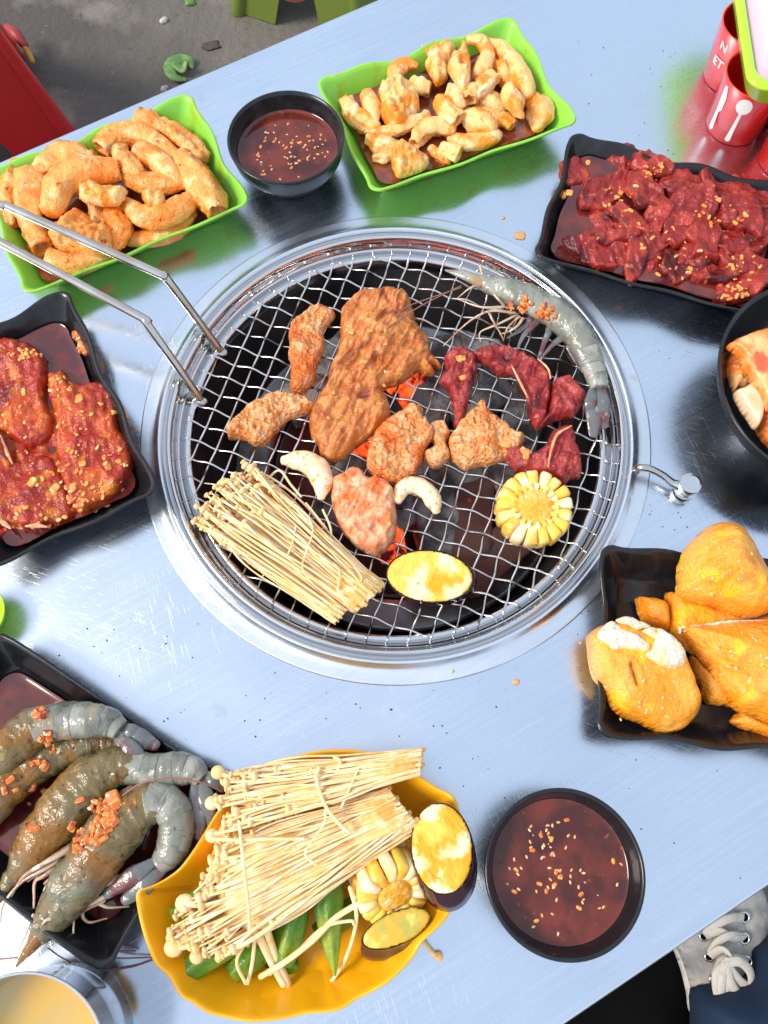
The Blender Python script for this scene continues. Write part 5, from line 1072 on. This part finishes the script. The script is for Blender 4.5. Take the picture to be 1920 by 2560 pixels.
# prawns -----------------------------------------------------------
def prawn(zn, spine, label, group, z=0, nhead=.42, seed=0, legs=(), ants=(), swim=(), mh='shellb', mb='shellg', fan=None, flat=.8, rostrum=None, dz=None):
    """spine: (x, y, half width px) from head to tail"""
    c = spine[len(spine) // 2]; s = pxm(zn, c[0], c[1], z + .02)
    wk = 1.0 if z < 0 else 1.07; pts = np.array([[*Q(zn, p[0], p[1], z + (p[3] if len(p) > 3 else .016)), p[2] * s * wk] for p in spine]); q = smooth_open(pts, 12)
    n = len(q); nh = int(n * nhead); root = empty('prawn', q[n // 2, :3] - [0, 0, .01], label, 'prawn', group)
    head = q[:nh + 2]; mk('carapace', tube(head[::3, :3], np.r_[head[::3, 3]], seg=20, k=5, flat=flat, namp=.0019, nsc=90, seed=seed, wrinkle=.10), M[mh], root)
    m_ = n - nh; k_ = 6; step = m_ / k_
    for i in range(k_):
        a = nh + int(i * step) - 1; b = min(n - 1, nh + int((i + 1) * step) + 2); seg_ = q[max(0, a):b + 1]
        r = seg_[:, 3] * np.linspace(.985, 1.012, len(seg_)); idx = np.linspace(0, len(seg_) - 1, 5).astype(int)
        mk('abdomen_segment', tube(seg_[idx, :3] + [0, 0, 0], r[idx], seg=20, k=4, flat=flat, ends=('flat', 'flat'), namp=.0009, nsc=90, seed=seed + i), M[mb], root)
    if fan:
        for j, (x1, y1, x2, y2, w_) in enumerate(fan):
            zf = .015 if z < 0 else .033; L_ = [Q(zn, x1, y1, z + zf + .001 * j), Q(zn, (x1 * .5 + x2 * .5), (y1 + y2) / 2, z + zf + .001 + .0015 * j), Q(zn, x2, y2, z + zf - .002)]
            mk('tail_flap', tube(L_, [w_ * s * .6, w_ * s * 1.25, w_ * s * .7], seg=12, k=6, flat=.25, namp=.0003, nsc=200), M['tail'], root)
    if rostrum: mk('rostrum', tube([Q(zn, x, y, z + zz) for x, y, zz, r in rostrum], [r * s for x, y, zz, r in rostrum], seg=10, k=5, flat=.7), M[mh], root)
    for j, l in enumerate(legs):
        w_ = (l[-1] if np.isscalar(l[-1]) else 6) * (1 if z < 0 else 1.4); zo = 0 if z < 0 else .012; pp = [t for t in l if not np.isscalar(t)]
        mk('leg', tube([Q(zn, x, y, z + zz + zo) for x, y, zz in [(t[0], t[1], t[2] if len(t) > 2 else .012) for t in pp]], np.linspace(w_, w_ * .35, len(pp)) * s, seg=8, k=5, flat=.7), M['pleg'], root)
    for l in swim:
        mk('swimmeret', tube([Q(zn, t[0], t[1], z + .010 - .002 * i) for i, t in enumerate(l)], np.linspace(20, 6, len(l)) * s, seg=10, k=5, flat=.4, namp=.0006, nsc=200), M['tail'], root)
    for l in ants:
        mk('antenna', tube([Q(zn, t[0], t[1], z + t[2]) for t in l], .00055, seg=5, k=8), M['ant'], root)
    return root
prawn('F', [(480, 290, 34), (560, 320, 58), (660, 350, 72), (770, 400, 80), (870, 450, 84), (960, 520, 82), (1030, 610, 76), (1070, 700, 66), (1098, 780, 56), (1118, 850, 46)], 'grey raw prawn curled along the upper right rim of the grate', 'prawns', z=GF, seed=801, nhead=.40, mh='shellg',
      fan=[(1100, 840, 1085, 1085, 36), (1125, 840, 1140, 1040, 34), (1080, 850, 1065, 1000, 26)], rostrum=[(540, 320, .018, 34), (430, 270, .018, 30), (320, 240, .016, 6)],
      legs=[[(620, 420, .014), (540, 330, .020), (460, 325, .022), (380, 385, .018), 8], [(620, 430, .014), (500, 430, .018), (385, 390, .014), 9], [(680, 460, .012), (560, 450, .018), (480, 480, .016), (400, 540, .010), (310, 630, .006), 9], [(690, 470, .012), (590, 520, .014), (500, 560, .010), (500, 610, .006), 8],
            [(700, 480, .012), (640, 540, .014), (620, 600, .006), 8], [(720, 490, .012), (690, 530, .014), (640, 560, .01), (600, 570, .006), 9], [(560, 350, .018), (600, 400, .018), (640, 440, .014), 8], [(545, 460, .018), (575, 520, .016), (600, 560, .01), (620, 605, .004), 8], [(500, 220, .020), (510, 260, .020), (540, 310, .016), 9]],
      swim=[[(800, 500), (730, 570), (690, 650)], [(860, 540), (830, 620), (800, 700)], [(920, 590), (870, 630), (820, 690)], [(960, 640), (990, 700), (1030, 770)], [(770, 480), (720, 540), (640, 590)]],
      ants=[[(400, 320, .020), (200, 420, .022), (60, 510, .022), (-200, 690, .018), (-380, 880, .014), (-460, 1000, .010)], [(400, 330, .020), (250, 380, .022), (100, 440, .022), (40, 520, .018)]])
PS = 'prawns'
prawn('J', [(-260, 1180, 80, .018), (-120, 1080, 100, .024), (0, 950, 110, .026), (150, 830, 105, .024), (320, 740, 90, .022), (460, 700, 74, .022), (560, 690, 64, .020), (640, 700, 50, .020)], 'brown speckled prawn lying second from the far side of the prawn plate', PS, seed=811, nhead=.62, mh='shellb', mb='shellb')
prawn('J', [(-200, 940, 70, .026), (-80, 820, 100, .03), (40, 720, 108, .034), (160, 620, 100, .034), (290, 575, 92, .034), (400, 565, 90, .034), (500, 565, 84, .036), (590, 580, 70, .036), (650, 620, 50, .036)], 'farthest prawn on the plate, its purple tail hanging over the next', PS, seed=812, nhead=.42, mh='shellb', mb='shellg',
      fan=[(630, 630, 750, 790, 40), (660, 620, 840, 700, 42), (650, 600, 780, 650, 30), (640, 640, 800, 830, 36)], swim=[[(300, 660), (330, 720), (250, 770)], [(400, 650), (360, 700), (300, 730)], [(200, 720), (220, 760), (150, 790)]])
prawn('J', [(20, 1480, 26, .018), (90, 1400, 60, .022), (190, 1260, 105, .026), (300, 1110, 120, .030), (420, 970, 125, .032), (540, 860, 115, .032), (660, 810, 95, .032), (770, 830, 80, .032), (870, 840, 84, .032), (970, 830, 82, .032), (1050, 840, 66, .034), (1095, 880, 44, .034)], 'prawn with its head at lower left and tail beside the mushroom tips', PS, seed=813, nhead=.56, mh='shellb', mb='shellg',
      fan=[(1060, 900, 1080, 1190, 42), (1100, 890, 1140, 1130, 38), (1110, 850, 1210, 940, 26)], rostrum=[(60, 1420, .024, 50), (0, 1520, .022, 28), (-60, 1610, .018, 6)],
      legs=[[(395, 1240, .020), (240, 1340, .024), (130, 1410, .020), (60, 1520, .014), 12], [(400, 1250, .020), (280, 1320, .026), (210, 1350, .024), 12], [(410, 1270, .016), (330, 1370, .018), (240, 1450, .014), 12], [(400, 1260, .018), (260, 1360, .020), (120, 1440, .018), (20, 1560, .014), (0, 1660, .01), 10], [(380, 1290, .016), (250, 1400, .018), (190, 1440, .014), (185, 1540, .012), (180, 1620, .01), 11], [(330, 1330, .016), (260, 1440, .014), (200, 1590, .012), (160, 1680, .008), 6], [(420, 1250, .016), (300, 1340, .018), (220, 1390, .016), (150, 1440, .012), 10]],
      swim=[[(760, 920), (700, 960), (640, 1000)], [(820, 920), (740, 1000), (800, 1120)]], ants=[[(620, 1010, .044), (760, 910, .050), (930, 880, .052), (1100, 905, .050), (1200, 950, .044)]])
prawn('J', [(170, 1790, 30, .018), (230, 1700, 62, .022), (330, 1560, 105, .026), (430, 1420, 128, .032), (540, 1270, 138, .034), (640, 1140, 130, .036), (760, 1040, 110, .036), (880, 1010, 95, .036), (950, 1080, 88, .036), (955, 1180, 86, .034), (920, 1280, 74, .034), (860, 1340, 52, .032)], 'nearest prawn, curled with its tail pointing back under the body', PS, seed=814, nhead=.58, mh='shellb', mb='shellg',
      fan=[(870, 1340, 610, 1480, 46), (880, 1380, 680, 1540, 42), (850, 1320, 580, 1510, 34)], rostrum=[(230, 1700, .024, 56), (160, 1800, .022, 34), (90, 1895, .018, 8)],
      legs=[[(640, 1420, .018), (520, 1480, .022), (450, 1520, .020), 13], [(600, 1500, .016), (500, 1560, .018), (440, 1600, .014), 12], [(620, 1450, .016), (480, 1500, .018), (410, 1530, .016), (400, 1660, .012), (395, 1810, .006), 9], [(560, 1540, .014), (450, 1600, .014), (480, 1660, .010), (580, 1640, .006), 11], [(540, 1560, .014), (590, 1580, .012), (700, 1575, .006), 8], [(320, 1630, .022), (250, 1650, .024), (220, 1690, .022), 9], [(180, 1620, .016), (150, 1700, .014), (100, 1810, .008), 6]],
      swim=[[(720, 1170), (690, 1280), (680, 1360)], [(800, 1170), (780, 1260), (800, 1320)], [(770, 1070), (760, 1110), (800, 1150)]],
      ants=[[(310, 1720, .022), (450, 1780, .016), (600, 1850, .010), (830, 1850, .004)], [(310, 1730, .022), (450, 1790, .016), (600, 1815, .010), (735, 1815, .004)], [(260, 1800, .018), (350, 1860, .008), (500, 1920, .003), (700, 1905, .003), (840, 1860, .004)], [(0, 1860, .01), (110, 1850, .012)]])
pr_ = [o for o in COL.objects if o.name.startswith(('carapace', 'abdomen')) and o.parent]
bpy.context.view_layer.update()
def drop_world(x, y, default):
    best = default
    for o in pr_:
        wl = worldloc(o); ok, loc, nr, _ = o.ray_cast(Vector((x - wl[0], y - wl[1], 1)), Vector((0, 0, -1)))
        if ok: best = max(best, loc.z + wl[2])
    return best
def sprinkle_prawn(root, zn, area, n, seed, size, m, zdef):
    rd = random.Random(seed); me = [mesh_of('garlic_piece', rock(size[0] * k, size[1] * k, size[2] * k, seed + int(k * 10), .4), M[m]) for k in (.7, 1.0, 1.5)]
    for i in range(n):
        cx, cy, rx, ry = rd.choice(area); a = rd.uniform(0, 2 * PI); q = math.sqrt(rd.random()); p = Q(zn, cx + rx * q * math.cos(a), cy + ry * q * math.sin(a), zdef)
        z = drop_world(p[0], p[1], TZ + .010); inst('garlic_piece', rd.choice(me), root, (p[0], p[1], z + size[2] * .5), (rd.uniform(-.5, .5), rd.uniform(-.5, .5), rd.uniform(0, PI)))
topping = empty('garlic_topping', Q('J', 520, 1100, .045), 'heap of chopped orange garlic and chilli on the prawns', 'garlic')
sprinkle_prawn(topping, 'J', [(530, 1080, 110, 110), (560, 1060, 80, 90), (480, 1180, 90, 60)], 110, 71, (.0022, .0012, .0010), 'garlicr', .055)
sprinkle_prawn(topping, 'J', [(450, 1080, 30, 60), (350, 1140, 40, 25), (390, 980, 20, 25), (520, 1000, 25, 20), (580, 990, 25, 20)], 8, 72, (.0050, .0030, .0014), 'garlicr', .055)
sprinkle_prawn(topping, 'J', [(170, 800, 60, 25), (150, 1150, 50, 20), (230, 680, 40, 60), (210, 520, 50, 30), (30, 950, 40, 80), (440, 1240, 30, 60), (130, 940, 60, 40)], 46, 73, (.0021, .0014, .0010), 'garlicr', .045)
pr_ = [o for o in COL.objects if o.name.startswith(('carapace', 'abdomen')) and o.parent and o.parent.location.y > .2]
gp = [o for o in COL.objects if o.name.startswith('prawn') and o.type == 'EMPTY' and o.location.y > .2][0]
sprinkle_prawn(gp, 'F', [(740, 430, 40, 40), (850, 470, 60, 40), (680, 430, 50, 25)], 34, 74, (.0022, .0014, .001), 'garlicr', .012)

# ------------------------------------------------------------------ vegetables in the yellow leaf dish
def okra(pts, label, z, seed, cut=('flat', 'round')):
    s = pxm('K', pts[0][0], pts[0][1], z)
    return mk('okra_piece', tube([Q('K', p[0], p[1], z + (p[3] if len(p) > 3 else 0)) for p in pts], [p[2] * s for p in pts], seg=30, k=6, ridges=5, ramp=.09, flat=.9, ends=cut, namp=.0004, nsc=120, seed=seed), M['okra'], label=label, cat='okra', group='okra in the yellow dish')
okra([(255, 1110, 52), (350, 1035, 58), (450, 985, 50), (540, 940, 30)], 'thick okra cut open at the lower left of the dish', .024, 1)
okra([(470, 1110, 42), (540, 1040, 62), (620, 980, 60), (680, 930, 40)], 'dark green okra half in the lower middle of the dish', .020, 2)
okra([(700, 1070, 42), (715, 980, 62), (745, 870, 66), (770, 780, 52)], 'broad okra under the centre of the mushrooms', .026, 3)
okra([(905, 680, 58), (905, 780, 64), (910, 880, 52), (920, 990, 34), (932, 1110, 8)], 'pointed okra with its tip towards the near rim', .030, 4)
okra([(205, 850, 34), (290, 790, 44), (390, 730, 42), (500, 680, 30)], 'pale green okra at the left, under the mushroom caps', .026, 5)
okra([(850, 930, 40), (940, 870, 52), (1030, 800, 46), (1080, 760, 30)], 'dark shaded okra between the pointed okra and corn', .016, 6)
okra([(620, 1080, 20), (680, 1080, 36), (745, 1070, 30)], 'small okra stub below the broad okra', .014, 7)
cs = pxm('K', 1150, 680, .03)
corn(Q('K', 1160, 660, .028), 170 * cs, .042, 'orange sauced corn chunk at the right of the yellow dish', CG, nk=16, rows=2, rot=(math.radians(38), math.radians(24), 0), seed=5)
corn(Q('K', 500, 560, .030), 120 * cs, .034, 'corn chunk buried under the left mushroom tips', CG, nk=14, rows=2, rot=(math.radians(50), math.radians(-30), .4), seed=6)
corn(Q('K', 690, 420, .030), 95 * cs, .034, 'corn chunk peeking between the two mushroom bundles', CG, nk=13, rows=2, rot=(math.radians(60), 0, .9), seed=7)
eggplant('K', 1415, 545, 141, 211, -6, (18, 78), .040, .014, 'upright oval eggplant slice leaning over the right rim of the dish', 711)
eggplant('K', 1210, 905, 168, 76, -24, (-4, 52), .026, .012, 'brownish sauced eggplant slice at the near right of the dish', 712, mf='eggf2')
EG = 'enoki mushroom bundles'
e2 = enoki('K', (1165, 270), (1320, 460), [(395, 520), (340, 640), (300, 760), (240, 800), (190, 900), (200, 1000), (320, 1010), (400, 1050)], 'lower wide enoki bundle spreading across the yellow dish', EG, n=185, z0=.036, hgt=.020, zb=.006, seed=11, bulk=260, rs=.00092, capr=.0030, zcap=-.004, lenj=.13)
e1 = enoki('K', (1322, 92), (1312, 215), [(520, 225), (440, 215), (400, 300), (380, 340), (430, 400), (370, 480)], 'upper enoki bundle with root end pointing to the top right', EG, n=115, z0=.046, hgt=.018, zb=.006, seed=12, bulk=280, rs=.00092, capr=.0028, lenj=.13)
for i, (pts, r) in enumerate([([(500, 420, .066), (520, 600, .070), (540, 780, .066), (545, 930, .054), (490, 1050, .040), (530, 1150, .030)], .0011), ([(860, 180, .070), (850, 230, .072), (890, 350, .066), (960, 440, .066), (1000, 470, .064)], .0013), ([(930, 130, .066), (955, 150, .068), (945, 190, .066)], .0012),
                              ([(1040, 180, .068), (1000, 270, .066), (960, 360, .060)], .0008), ([(850, 620, .066), (800, 560, .070), (880, 440, .068), (890, 370, .066)], .0008), ([(380, 500, .062), (500, 505, .066), (640, 500, .064), (790, 500, .060)], .0012),
                              ([(600, 1120, .026), (700, 1060, .034), (830, 960, .040), (930, 860, .042), (1040, 790, .046)], .0020), ([(780, 1240, .010), (880, 1180, .016), (960, 1080, .024), (1010, 960, .034), (1030, 840, .044), (1000, 720, .050)], .0013), ([(640, 1110, .026), (760, 1010, .034), (880, 900, .042), (1000, 870, .044), (1020, 885, .042)], .0011),
                              ([(700, 1150, .020), (650, 1060, .028), (600, 960, .040), (560, 900, .048)], .0028), ([(720, 1150, .018), (670, 1040, .028), (620, 900, .044)], .0026), ([(540, 1150, .024), (560, 1060, .034), (570, 960, .044)], .0013), ([(300, 740, .050), (350, 690, .054), (380, 620, .058)], .0007)]):
    strand('K', pts, 'loose mushroom strand %s' % ['crossing down over the lower bundle', 'looped over the upper bundle', 'curled at the far rim under the upper bundle', 'thin, hanging from the upper bundle', 'thin, on the middle of the lower bundle', 'crossing the left tips sideways', 'thick, reaching over the okra tip', 'long, curved along the near right of the dish', 'forked, beside the pointed okra', 'bundled, fanning out over the near dish bottom', 'second of the fanned stems on the near dish bottom', 'bent, at the near left dish bottom', 'fine, at the left beside the okra'][i], r, cap=(i == 7))
for i, (x, y, z, x2, y2) in enumerate([(405, 200, .056, 520, 240), (378, 338, .054, 470, 330), (410, 635, .048, 470, 560), (205, 990, .044, 300, 980), (255, 790, .050, 330, 800), (310, 1030, .040, 320, 960), (265, 960, .046, 340, 930), (380, 485, .056, 480, 450), (240, 940, .044, 340, 900)]):
    strand('K', [(x, y, z), ((x + x2) / 2, (y + y2) / 2 + 4, z + .002), (x2, y2, z)], None, .0015, parent=e2 if i not in (0, 1) else e1, name='stem')
    o = e2 if i not in (0, 1) else e1; mk('cap', xform(superq(.0062 if i in (3, 4) else .0048, .0058 if i in (3, 4) else .0046, .0036, 1, 1), Q('K', x, y, z)), M['cap'], list(COL.objects)[-1])
strand('K', [(1400, 1030, .0035), (1370, 1010, .003), (1330, 960, .004)], 'loose pale mushroom strand lying on the table beside the yellow dish', .0018, cap=True)

# ------------------------------------------------------------------ spills and crumbs on the table
def spot(zn, x, y, r, label, h=.0007, m='stain', seed=0, name='sauce_drop'):
    s = pxm(zn, x, y); p = Q(zn, x, y); mk(name, slab(blob(p[0], p[1], r * s, r * s * .9, 0, 12, seed, .10), TZ + .0004 + (.002 if False else 0), h, res=max(.0006, r * s / 8), rw=r * s), M[m], label=label, cat='spill' if m == 'stain' else 'crumb')
spot('F', 706, 62, 30, 'largest brown sauce drop on the steel above the grill', seed=1); spot('B', 1157, 1130, 11, 'small brown sauce drop above the large one, above the grill', seed=2)
spot('I', 1194, 1080, 12, 'orange sauce drop on the flange left of the grill', h=.003, seed=3); spot('M', 108, 1150, 17, 'brown ring shaped sauce drop left of the bread plate', seed=4)
spot('H', 480, 1200, 12, 'dried sauce fleck on the flange below the eggplant slice', h=.003, seed=5); spot('S', 1290, 1705, 9, 'crumbly brown sauce fleck on the table below the grill', seed=6)
spot('S', 977, 1774, 3, 'tiny dark red speck on the table below the grill', seed=7, m='crumbs', name='speck')
rd = random.Random(77); VV = []; cm = rock(.0008, .0006, .0004, 3)
cm = superq(.0007, .0005, .0003, 1, 1, 6, 4)
for i in range(170):
    zone = rd.choice([(1500, 1850, 800, 1000), (1520, 1720, 1260, 1330), (400, 900, 1600, 1850), (1250, 1900, 1800, 2200), (600, 1200, 1650, 1800), (450, 1100, 350, 620), (1250, 1700, 100, 400), (1400, 1600, 1480, 1900), (900, 1250, 1680, 2000), (100, 500, 1500, 1700)])
    p = P(rd.uniform(zone[0], zone[1]), rd.uniform(zone[2], zone[3]), .0003); VV.append(xform(cm, p, (0, 0, rd.uniform(0, 3)), rd.uniform(.5, 1.3)))
mk('crumbs', join(*VV), M['crumbs'], label='fine dark crumbs scattered over the steel table top', cat='crumbs', kind='stuff')
